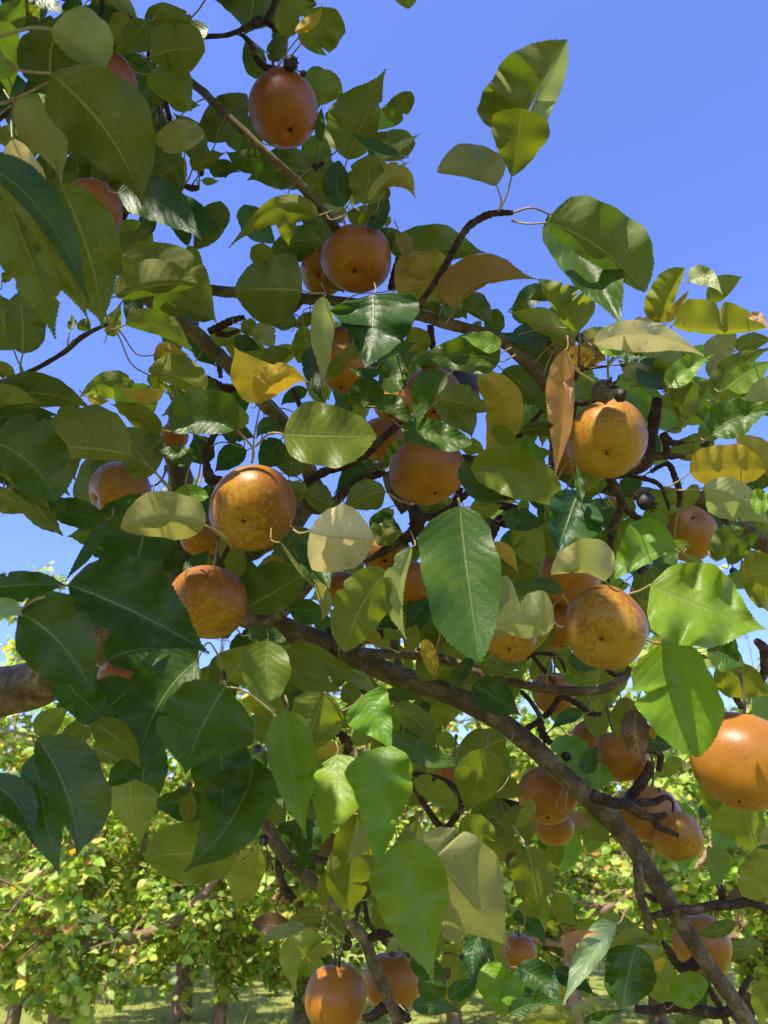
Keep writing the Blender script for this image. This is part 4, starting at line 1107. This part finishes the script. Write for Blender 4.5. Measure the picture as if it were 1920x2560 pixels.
# leaves deeper in the crown, between and behind the measured ones
FILL = [((620, 640), (1250, 1010), 34, .80, 1.05, 'ggobs'), ((1080, 720), (1659, 1300), 46, .78, 1.05, 'gobbs'), ((560, 1080), (1250, 1560), 44, .8, 1.05, 'gmoys'),
        ((200, 1000), (560, 1250), 14, .8, 1.0, 'gds'), ((560, 1560), (1659, 2212), 40, .75, 1.1, 'gmoxs'), ((480, 180), (860, 600), 14, .85, 1.0, 'gobs'), ((0, 0), (420, 640), 24, .75, 1.0, 'ggos'),
        ((480, 180), (860, 640), 10, 1.05, 1.3, 'gg'), ((620, 620), (1250, 1010), 26, 1.0, 1.4, 'ggom'), ((1080, 760), (1659, 1260), 60, .95, 1.35, 'gombb'),
        ((180, 1150), (640, 1520), 34, 1.0, 1.3, 'ddg'), ((560, 1080), (1230, 1560), 72, 1.05, 1.5, 'dgmo'), ((600, 1270), (1250, 1480), 26, 1.3, 1.8, 'dgm'), ((1180, 1250), (1659, 1560), 26, 1.05, 1.4, 'gmo'),
        ((560, 1520), (1100, 1760), 34, 1.0, 1.4, 'gmmo'), ((200, 1450), (600, 1760), 14, .8, 1.0, 'ddg'), ((680, 1750), (1120, 2212), 14, .95, 1.3, 'mo'),
        ((1150, 1950), (1659, 2212), 8, .9, 1.2, 'go'), ((0, 0), (330, 500), 30, .8, 1.2, 'ggd'), ((0, 800), (160, 1110), 12, .75, 1.0, 'gd'),
        ((330, 200), (450, 560), 6, .95, 1.1, 'g'), ((1100, 1600), (1659, 1900), 8, 1.0, 1.3, 'gb'), ((330, 660), (640, 1000), 9, .9, 1.2, 'go')]
rf = random.Random(77)
for (a, b, n, d0, d1, kk) in FILL:
    for _ in range(n):
        x = rf.uniform(a[0], b[0]) * 1.15732; y = rf.uniform(a[1], b[1]) * 1.15732; d = rf.uniform(d0, d1)
        if d < 1.12:                       # keep the long limb and the leaders in the clear
            qx, qy = x / 1.15732, y / 1.15732
            if any(math.hypot(qx - a2 - t_ * (c2 - a2), qy - b2 - t_ * (d2 - b2)) < 48 for (a2, b2, c2, d2) in
                   [(540, 1332, 860, 1462), (860, 1462, 1130, 1595), (1130, 1595, 1345, 1800), (1345, 1800, 1510, 2055), (310, 635, 610, 912), (450, 205, 725, 492), (900, 680, 1180, 840)] for t_ in (0, .25, .5, .75, 1)): continue
        L = (rf.uniform(.034, .056) if kk.endswith('s') else rf.uniform(.060, .095)) / d * F; an = rf.gauss(math.pi / 2, 1.0)
        dx, dy = math.cos(an), math.sin(an); w2 = L * rf.uniform(.22, .34)
        bpx = (x - dx * L / 2, y - dy * L / 2); tpx = (x + dx * L / 2, y + dy * L / 2); cv = rf.uniform(-.12, .12) * L
        mpx = (x + dy * cv, y - dx * cv)
        fc = 'T' if rf.random() < .4 else 'U'
        ba, _a = leaf_geo(FOL, [bpx, mpx, tpx], w2 * rf.uniform(.5, 1.1), w2 * rf.uniform(.7, 1.1), fc + rf.choice(kk.rstrip('s')), d, rf, rf.choice('oor'), nu=20, nv=2)
        auto_petiole(PETS, ba, P(*tpx, d), rf, None, d, d + .03)
fo = FOL.build('foliage', M_LEAF, ROOT, leafy=True); tag(fo, kind='stuff')
pe = PETS.build('leaf_stalks', M_PET, ROOT); tag(pe, kind='stuff')

# ------------------------------------------------------------------ pears: x, y, r in display pixels; calyx point or None; label
PGRP = 'pears hanging on the near tree'
def pear_mesh(mb, R, e, seed):
    rnd = random.Random(seed); ns, nr_ = 40, 30; V = []; Fc = []
    a1, a2 = rnd.uniform(0, 6.28), rnd.uniform(0, 6.28); dt, db = rnd.uniform(.16, .22), rnd.uniform(.17, .24)
    for i in range(nr_ + 1):
        t = math.pi * i / nr_
        for k in range(ns):
            an = 2 * math.pi * k / ns
            lump = 1 + .034 * math.cos(an * 2 + a1) + .012 * math.cos(an * 3 + a2) + .010 * math.cos(an * 5 + a1)
            r = R * math.sin(t) * lump; r *= 1 + .02 * math.cos(t)* -1
            z = R * e * math.cos(t) * (1 + .02 * math.cos(an + a2) * math.sin(t))
            z -= R * dt * math.exp(-(t / .30) ** 2); z += R * db * math.exp(-((math.pi - t) / .24) ** 2)
            p = Vector((r * math.cos(an), r * math.sin(an), z)); V.append(p * (1 + .035 * noise.noise(p * 32 + Vector((seed * 3.1, 0, 0)))))
    for i in range(nr_):
        for k in range(ns):
            k2 = (k + 1) % ns; Fc.append((i * ns + k, (i + 1) * ns + k, (i + 1) * ns + k2, i * ns + k2))
    mb.add(V, Fc); return R * (e - dt), -R * (e - db)
def pear(x, y, r, cal, label, d=None, e=.93, dark=False, seed=0, fleck=.35):
    X, Y = x * 1.15732, y * 1.15732; rp = r * 1.15732
    R = .040 if d is None else rp * d / F
    if d is None: d = .040 * F / rp
    c = P(X, Y, d)
    if cal:
        dx, dy = (cal[0] - x) / r, (cal[1] - y) / r
        n2 = min(dx * dx + dy * dy, .97); zc = math.sqrt(1 - n2)
        ray = (c - Vector((0, 0, CAMZ))).normalized()
        rx = (P(X + 20, Y, d) - c); rx = (rx - ray * rx.dot(ray)).normalized(); ry = (P(X, Y + 20, d) - c); ry = (ry - ray * ry.dot(ray)).normalized()
        cd = (rx * dx + ry * dy - ray * zc).normalized()
    else:
        rnd = random.Random(seed * 3 + 1)
        cd = Vector((rnd.uniform(-.3, .3), rnd.uniform(-.1, .35), -1)).normalized()
    root = empty('pear', c); root.rotation_mode = 'QUATERNION'; q = (-cd).to_track_quat('Z', 'Y'); root.rotation_quaternion = q
    tag(root, label, 'pear', PGRP)
    mb = MB(); zt, zb = pear_mesh(mb, R, e, seed)
    b = mb.build('body', M_BLACK if dark else M_PEAR, None); b.parent = root
    red = max(0, min(1, (720 - y) / 400)); g_ = random.Random(seed + 9).uniform(.98, 1.14)
    b.color = (1.0 + .02 * red, (g_ * (1 - red) + .86 * red), 1.0 + 2 * red, fleck)
    # stalk: leaves the stem cavity and bends towards the sky
    up = q.inverted() @ Vector((0, 0, 1)); L = R * .95
    sm = MB(); p0 = Vector((0, 0, zt - .001)); p1 = p0 + Vector((0, 0, R * .45)); p2 = p1 + (up * .6 + Vector((0, 0, .4))).normalized() * L * .45; p3 = p2 + up * L * .35
    tube(sm, [(*p0, .0016), (*p1, .0013), (*p2, .0013), (*p3, .0019)], 8, 4, rough=.1); s_ = sm.build('stem', M_STALK, None); s_.parent = root
    # calyx: dark eye with small withered sepals
    rnd2 = random.Random(seed + 500); cm = MB(); rr = R * .085; V = [Vector((0, 0, zb + .0006))]; Fc = []
    for k in range(20):
        an = 2 * math.pi * k / 20; rad = rr * rnd2.uniform(.6, 1.15)
        V.append(Vector((math.cos(an) * rad, math.sin(an) * rad, zb - rnd2.uniform(.0002, .0016))))
    for k in range(20): Fc.append((0, 1 + (k + 1) % 20, 1 + k))
    cm.add(V, Fc); tube(cm, [(0, 0, zb + .001, rr * .5), (0, 0, zb - .0015, rr * .35), (.0006, 0, zb - .0035, rr * .12)], 7, 2, rough=.5)
    co = cm.build('calyx', M_CALYX, None, smooth=False); co.parent = root
    return root
PEARS = [
 (612, 235, 77, (630, 283), 'reddish orange pear at the top of the view against the sky, eye showing', None, 1.0),
 (771, 558, 74, (765, 590), 'front pear of the touching pair at the foot of the straight upper branch', None, .95),
 (700, 586, 52, (684, 597), 'smaller mottled pear half hidden behind its left neighbour of the upper pair', .97, .95),
 (547, 1096, 94, (522, 1133), 'large glossy orange pear with yellow freckles and a bright highlight, left of centre', None, .93),
 (450, 1300, 88, None, 'orange pear speckled yellow below, just under the glossy highlighted pear', None, .93),
 (262, 1064, 71, (196, 1080), 'brownish pear lying sideways with its eye at the left, against a round leaf', None, .9),
 (922, 1017, 83, None, 'smooth plain orange pear in the centre under a dark green leaf', None, .86),
 (1312, 948, 86, (1310, 990), 'olive gold pear with a shrivelled brown fruitlet sitting on its top', None, .93),
 (1307, 1355, 89, (1298, 1389), 'yellow freckled pear with an open eye beside two big pale green leaves', None, .93),
 (1602, 1641, 102, None, 'largest pear, cut by the right edge of the view', None, 1.0),
 (1484, 1152, 63, (1500, 1108), 'dull tan pear right of centre above the rusty streaked leaf', None, .92),
 (1182, 1717, 65, (1184, 1776), 'round brown pear left of the long slanting limb with a smaller pear under it', .96, .9),
 (1197, 1786, 42, None, 'small pear tucked under the round brown one', 1.02, .9),
 (1276, 1596, 41, None, 'small pale pear behind the pear with the dead leaf', 1.1, .95),
 (1342, 1632, 57, None, 'pear with a dead dark leaf hanging over its right side', .92, 1.0),
 (1402, 1758, 66, None, 'pear behind the bare forked spurs right of the limb', .96, .93),
 (1462, 1806, 53, None, 'pear at the tip of the bare spur, lowest of its cluster', .92, .98),
 (1517, 2040, 62, (1500, 2085), 'pear crossed by the long limb at the lower right', .95, .95),
 (725, 2153, 67, None, 'pear at the bottom edge, left one of the low pair', .86, 1.0),
 (848, 2119, 62, None, 'right pear of the low pair, crossed by a thin hanging branch', .95, .93),
 (1122, 2056, 36, None, 'small pear half hidden at the bottom between dark leaves', 1.1, 1.0),
 (1229, 1248, 66, None, 'dark shaded pear behind a pale curled leaf, above the freckled one', .86, .95),
 (1195, 1350, 58, None, 'shaded orange pear just left of and behind the freckled one', .9, .95),
 (1101, 1374, 58, (1100, 1412), 'pear with its eye showing below the pale pair of leaves', .80, .93),
 (1196, 1496, 45, None, 'small pear behind the thin side branch', 1.05, 1.05),
 (200, 452, 64, (180, 500), 'dusky red pear half covered by big leaves at the upper left', .78, .95),
 (222, 185, 76, None, 'red pear mostly behind the largest leaf at the top left', .72, .95),
 (745, 795, 57, None, 'shaded pear behind the long drooping pale leaf', .85, .95),
 (742, 742, 40, None, 'small dim pear above the one behind the drooping pale leaf', .95, .95),
 (852, 870, 46, None, 'left one of two mottled shaded pears behind the heart shaped leaf', .84, .95),
 (935, 852, 62, None, 'right one of two mottled shaded pears behind the heart shaped leaf', .86, .95),
 (827, 950, 52, None, 'dim pear above the knobbly spur branch, left of the smooth one', .95, .95),
 (376, 942, 31, None, 'small red pear peeping out above the dark upright limb at the left', .98, .95),
 (438, 1158, 47, None, 'dim pear behind the glossy highlighted pear', .95, .95),
 (250, 1460, 38, None, 'orange pear glimpsed between dark leaves above the main limb', .95, .95),
 (838, 1200, 52, (829, 1215), 'shaded pear with a black eye to the right of the cream leaf', .93, .95),
 (880, 1258, 52, None, 'shaded orange pear between a narrow pale leaf and a large dark leaf', .9, .95),
 (735, 1272, 40, None, 'orange pear glimpsed below the cream leaf', .95, .95),
 (1236, 985, 42, None, 'small pear behind the orange pink leaf', .9, .95),
 (1322, 1088, 19, None, 'tiny orange glimpse of a pear beside the reddish upright twig', 1.3, .95),
 (960, 1668, 34, None, 'small dim pear behind the looping twig', 1.15, .95)]
FLECK = {0: .15, 1: .25, 2: .8, 3: .75, 4: .85, 5: .6, 6: .05, 7: .8, 8: .95, 10: .05, 16: .8, 23: .9, 29: .7}
for i, q in enumerate(PEARS): pear(q[0], q[1], q[2], q[3], q[4], q[5], q[6], seed=i + 1, fleck=FLECK.get(i, .3))
rp = pear(984, 838, 50, None, 'rotten blackened pear behind the mottled shaded pair', .95, .95, dark=True, seed=60)

# ------------------------------------------------------------------ shrivelled fruitlets (tile, x, y, r, depth, stalk end, label)
def fruitlet(T, x, y, r, d, st, label, seed):
    X, Y = src(T, x, y); R = r * scl(T) * d / F; c = P(X, Y, d); rnd = random.Random(seed)
    root = empty('shrivelled_fruitlet', c); tag(root, label, 'fruitlet', 'shrivelled fruitlets on the near tree')
    e = P(*src(T, *st), d + .02) - c; ax = e.normalized()
    q = ax.to_track_quat('Z', 'Y'); mb = MB(); V = []; Fc = []; ns, nr_ = 18, 12
    for i in range(nr_ + 1):
        t = math.pi * i / nr_
        for k in range(ns):
            an = 2 * math.pi * k / ns
            p = Vector((math.sin(t) * math.cos(an), math.sin(t) * math.sin(an), math.cos(t) * 1.05 + .12 * math.exp(-(t / .5) ** 2)))
            p *= R * (1 + .10 * noise.noise(p * 2.2 + Vector((seed, 0, 0))) + .05 * noise.noise(p * 6))
            V.append(q @ p)
    for i in range(nr_):
        for k in range(ns):
            k2 = (k + 1) % ns; Fc.append((i * ns + k, (i + 1) * ns + k, (i + 1) * ns + k2, i * ns + k2))
    mb.add(V, Fc); b = mb.build('body', M_HUSK if r > 70 else M_BLACK, None); b.parent = root
    cm = MB()
    for k in range(5):
        an = 2 * math.pi * k / 5 + seed; o_ = Vector((math.cos(an), math.sin(an), 0))
        a = q @ (o_ * R * .25 + Vector((0, 0, -R * .9))); b2 = q @ (o_ * R * .6 + Vector((0, 0, -R * 1.4)))
        tube(cm, [(*a, R * .16), (*((a + b2) / 2), R * .13), (*b2, R * .03)], 5, 2)
    o = cm.build('calyx', M_CALYX, None); o.parent = root
    sm = MB(); tube(sm, [(*(ax * R * .9), .0009), (*(e * .55 + Vector((0, 0, .002))), .0007), (*e, .0012)], 6, 4); o = sm.build('stem', M_STALK, None); o.parent = root
FR = [('Z', 628, 137, 16, .80, (605, 150), 'blue black fruitlet beside the stalk of the topmost pear'),
 ('Z', 655, 159, 7, .80, (630, 150), 'tiny black fruitlet right of the blue black one on top of the view'),
 ('F', 598, 356, 76, .68, (500, 440), 'round brown fruitlet resting above the olive gold pear'),
 ('F', 706, 388, 42, .69, (600, 440), 'small open ended black fruitlet touching the round brown one'),
 ('F', 868, 1075, 58, .84, (760, 1010), 'black fruitlet with a pale scratch, hanging below the spur cluster'),
 ('F', 1250, 698, 24, .80, (1100, 695), 'little black fruitlet at the end of a straight dark stalk'),
 ('F', 440, 14, 28, .74, (430, 200), 'black fruitlet beside the yellowish leaf stalks above the orange pink leaf'),
 ('F', 720, 185, 18, .76, (500, 215), 'tiny black fruitlet on a long dry stalk above the brown fruitlet'),
 ('I', 838, 380, 30, .9, (700, 480), 'black fruitlet in front of the shaded leaf right of the reddish twig'),
 ('I', 1436, 386, 26, .9, (1420, 320), 'black fruitlet against the small patch of sky at the right'),
 ('I', 350, 1583, 30, .9, (270, 1540), 'black fruitlet on a short stalk right beside the long limb'),
 ('I', 660, 1376, 18, .9, (720, 1320), 'tiny black fruitlet left of the dead brown leaf'),
 ('K', 52, 470, 34, .78, (110, 660), 'oval black fruitlet on an upright stalk beside the hanging branch'),
 ('K', 975, 1200, 26, .88, (900, 1160), 'black fruitlet with a ragged end above the right low pear'),
 ('K', 1492, 404, 20, .95, (1390, 460), 'small black fruitlet on a slanting stalk at a pinkish bud'),
 ('K', 1340, 1230, 22, .85, (1220, 1200), 'small black fruitlet left of the teal hanging leaf'),
 ('E', 310, 426, 26, .92, (220, 360), 'black fruitlet below the big round leaf left of the upper pair of pears'),
 ('J', 1630, 580, 40, .7, (1700, 600), 'black fruitlet at the tip of the two overlapping dark leaves'),
 ('H', 1297, 1454, 13, .85, (1285, 1580), 'tiny round fruitlet standing on a thin upright stalk'),
 ('L', 1170, 1455, 19, .8, (1175, 1340), 'tiny fruitlet hanging low near the bottom right limb'),
 ('L', 970, 1260, 17, .8, (955, 1140), 'tiny fruitlet on a thin looped stalk by the crossed pear'),
 ('A', 1302, 1120, 22, .84, (1240, 1210), 'black fruitlet within a bundle of pale leaf stalks at the upper left'),
 ('B', 758, 1402, 14, .84, (720, 1460), 'tiny black fruitlet just above the front pear of the upper pair')]
for i, q in enumerate(FR): fruitlet(*q, seed=i + 3)

# ------------------------------------------------------------------ crown above and behind the camera (throws the dappled shade)
def overhead():
    rng = np.random.default_rng(21)
    # where sunlight does reach the photographed leaves: gaps in the crown along these sun rays (display px, depth, gap radius)
    LIT = [(575, 190, .80, .050), (1450, 1480, .54, .05), (1500, 1300, .55, .05), (780, 220, .75, .0), (547, 1030, .62, .06), (735, 1150, .56, .035), (830, 1680, .50, .10), (880, 1950, .48, .10), (630, 1660, .5, .07), (720, 1700, .52, .06), (440, 1580, .48, .028),
           (1290, 885, .70, .045), (1400, 740, .60, .09), (1500, 620, .7, .10), (1180, 130, .7, .08), (1560, 1090, .62, .07), (1010, 740, .57, .035),
           (1430, 1300, .56, .05), (1120, 1880, .55, .06), (1220, 770, .6, .05), (1600, 860, .66, .07), (330, 1120, .57, .035), (1000, 1430, .86, .03),
           (1060, 1310, .6, .03), (800, 590, .82, .02), (400, 800, .65, .05), (230, 850, .75, .04), (560, 780, .60, .04), (1230, 1220, .57, .03), (1350, 1200, .63, .05)]
    L = np.array(SUN); G = []
    for x, y, d, r in LIT: G.append((np.array(P(x * 1.15732, y * 1.15732, d)), r))
    pos = []; k = 0
    while len(pos) < 3700 and k < 200000:
        k += 1
        # a point of the shaded volume pushed up along the sun ray
        x = rng.uniform(-.75, .65); y = rng.uniform(.15, 1.25); z = rng.uniform(1.0, 2.6); s = rng.uniform(.35, 1.7)
        p = np.array([x, y, z]) + L * s
        if p[2] < 1.85: continue
        q = proj(p)
        if q and -260 < q[0] < 2180 and -260 < q[1] < 2800: continue
        if np.linalg.norm(p - np.array([0, 0, CAMZ])) < .5: continue
        if p[0] > .15 and rng.random() < .30: continue
        bad = False
        for g, r in G:
            v = p - g; t = v @ L
            if t > 0 and np.linalg.norm(v - t * L) < r + .034: bad = True; break
        if not bad: pos.append(p)
    # unseen extra leaves, added up the sun rays to keep these spots shaded
    for kk_, (x, y, d) in enumerate([(170, 250, .42), (230, 330, .42), (110, 200, .42), (60, 560, .42), (140, 560, .41), (200, 600, .41), (100, 450, .38), (60, 1340, .46), (130, 1400, .46), (120, 1640, .42), (60, 1700, .43),
                    (180, 1700, .44), (300, 1290, .48), (420, 1450, .5), (290, 1550, .5), (1290, 500, .63), (1320, 560, .63), (970, 1250, .5), (960, 1170, .5), (310, 560, .62), (380, 600, .62), (150, 930, .58), (90, 100, .5), (30, 1480, 1.15), (80, 1470, 1.12), (130, 1450, 1.1)]):
        g = np.array(P(x * 1.15732, y * 1.15732, d))
        for _ in range(7 if kk_ > 7 else 10):
            p = g + L * rng.uniform(.3, 1.3) + rng.normal(0, .022, 3); q = proj(p)
            if q and -260 < q[0] < 2190 and -260 < q[1] < 2820: continue
            if kk_ > 7 and any((p - g2) @ L > 0 and np.linalg.norm((p - g2) - ((p - g2) @ L) * L) < r2 + .03 for g2, r2 in G): continue
            pos.append(p)
    pos = np.array(pos); n = len(pos)
    az = rng.random(n) * 6.283; d = np.stack([np.cos(az), np.sin(az), rng.uniform(-.8, .2, n)], 1)
    nr = np.stack([rng.normal(0, .4, n), rng.normal(0, .4, n), np.ones(n)], 1)
    cc = np.array([KIND['g'][0], KIND['o'][0], KIND['d'][0]])[rng.choice(3, n)]; cu = np.array([KIND['g'][1]])[np.zeros(n, int)]
    o = bulk_leaves('crown', pos, rng.uniform(.065, .10, n), d, nr, cc, cu, M_LEAF, ROOT, origin=tuple(ROOT.location), n=6)
    tag(o, kind='stuff')
overhead()
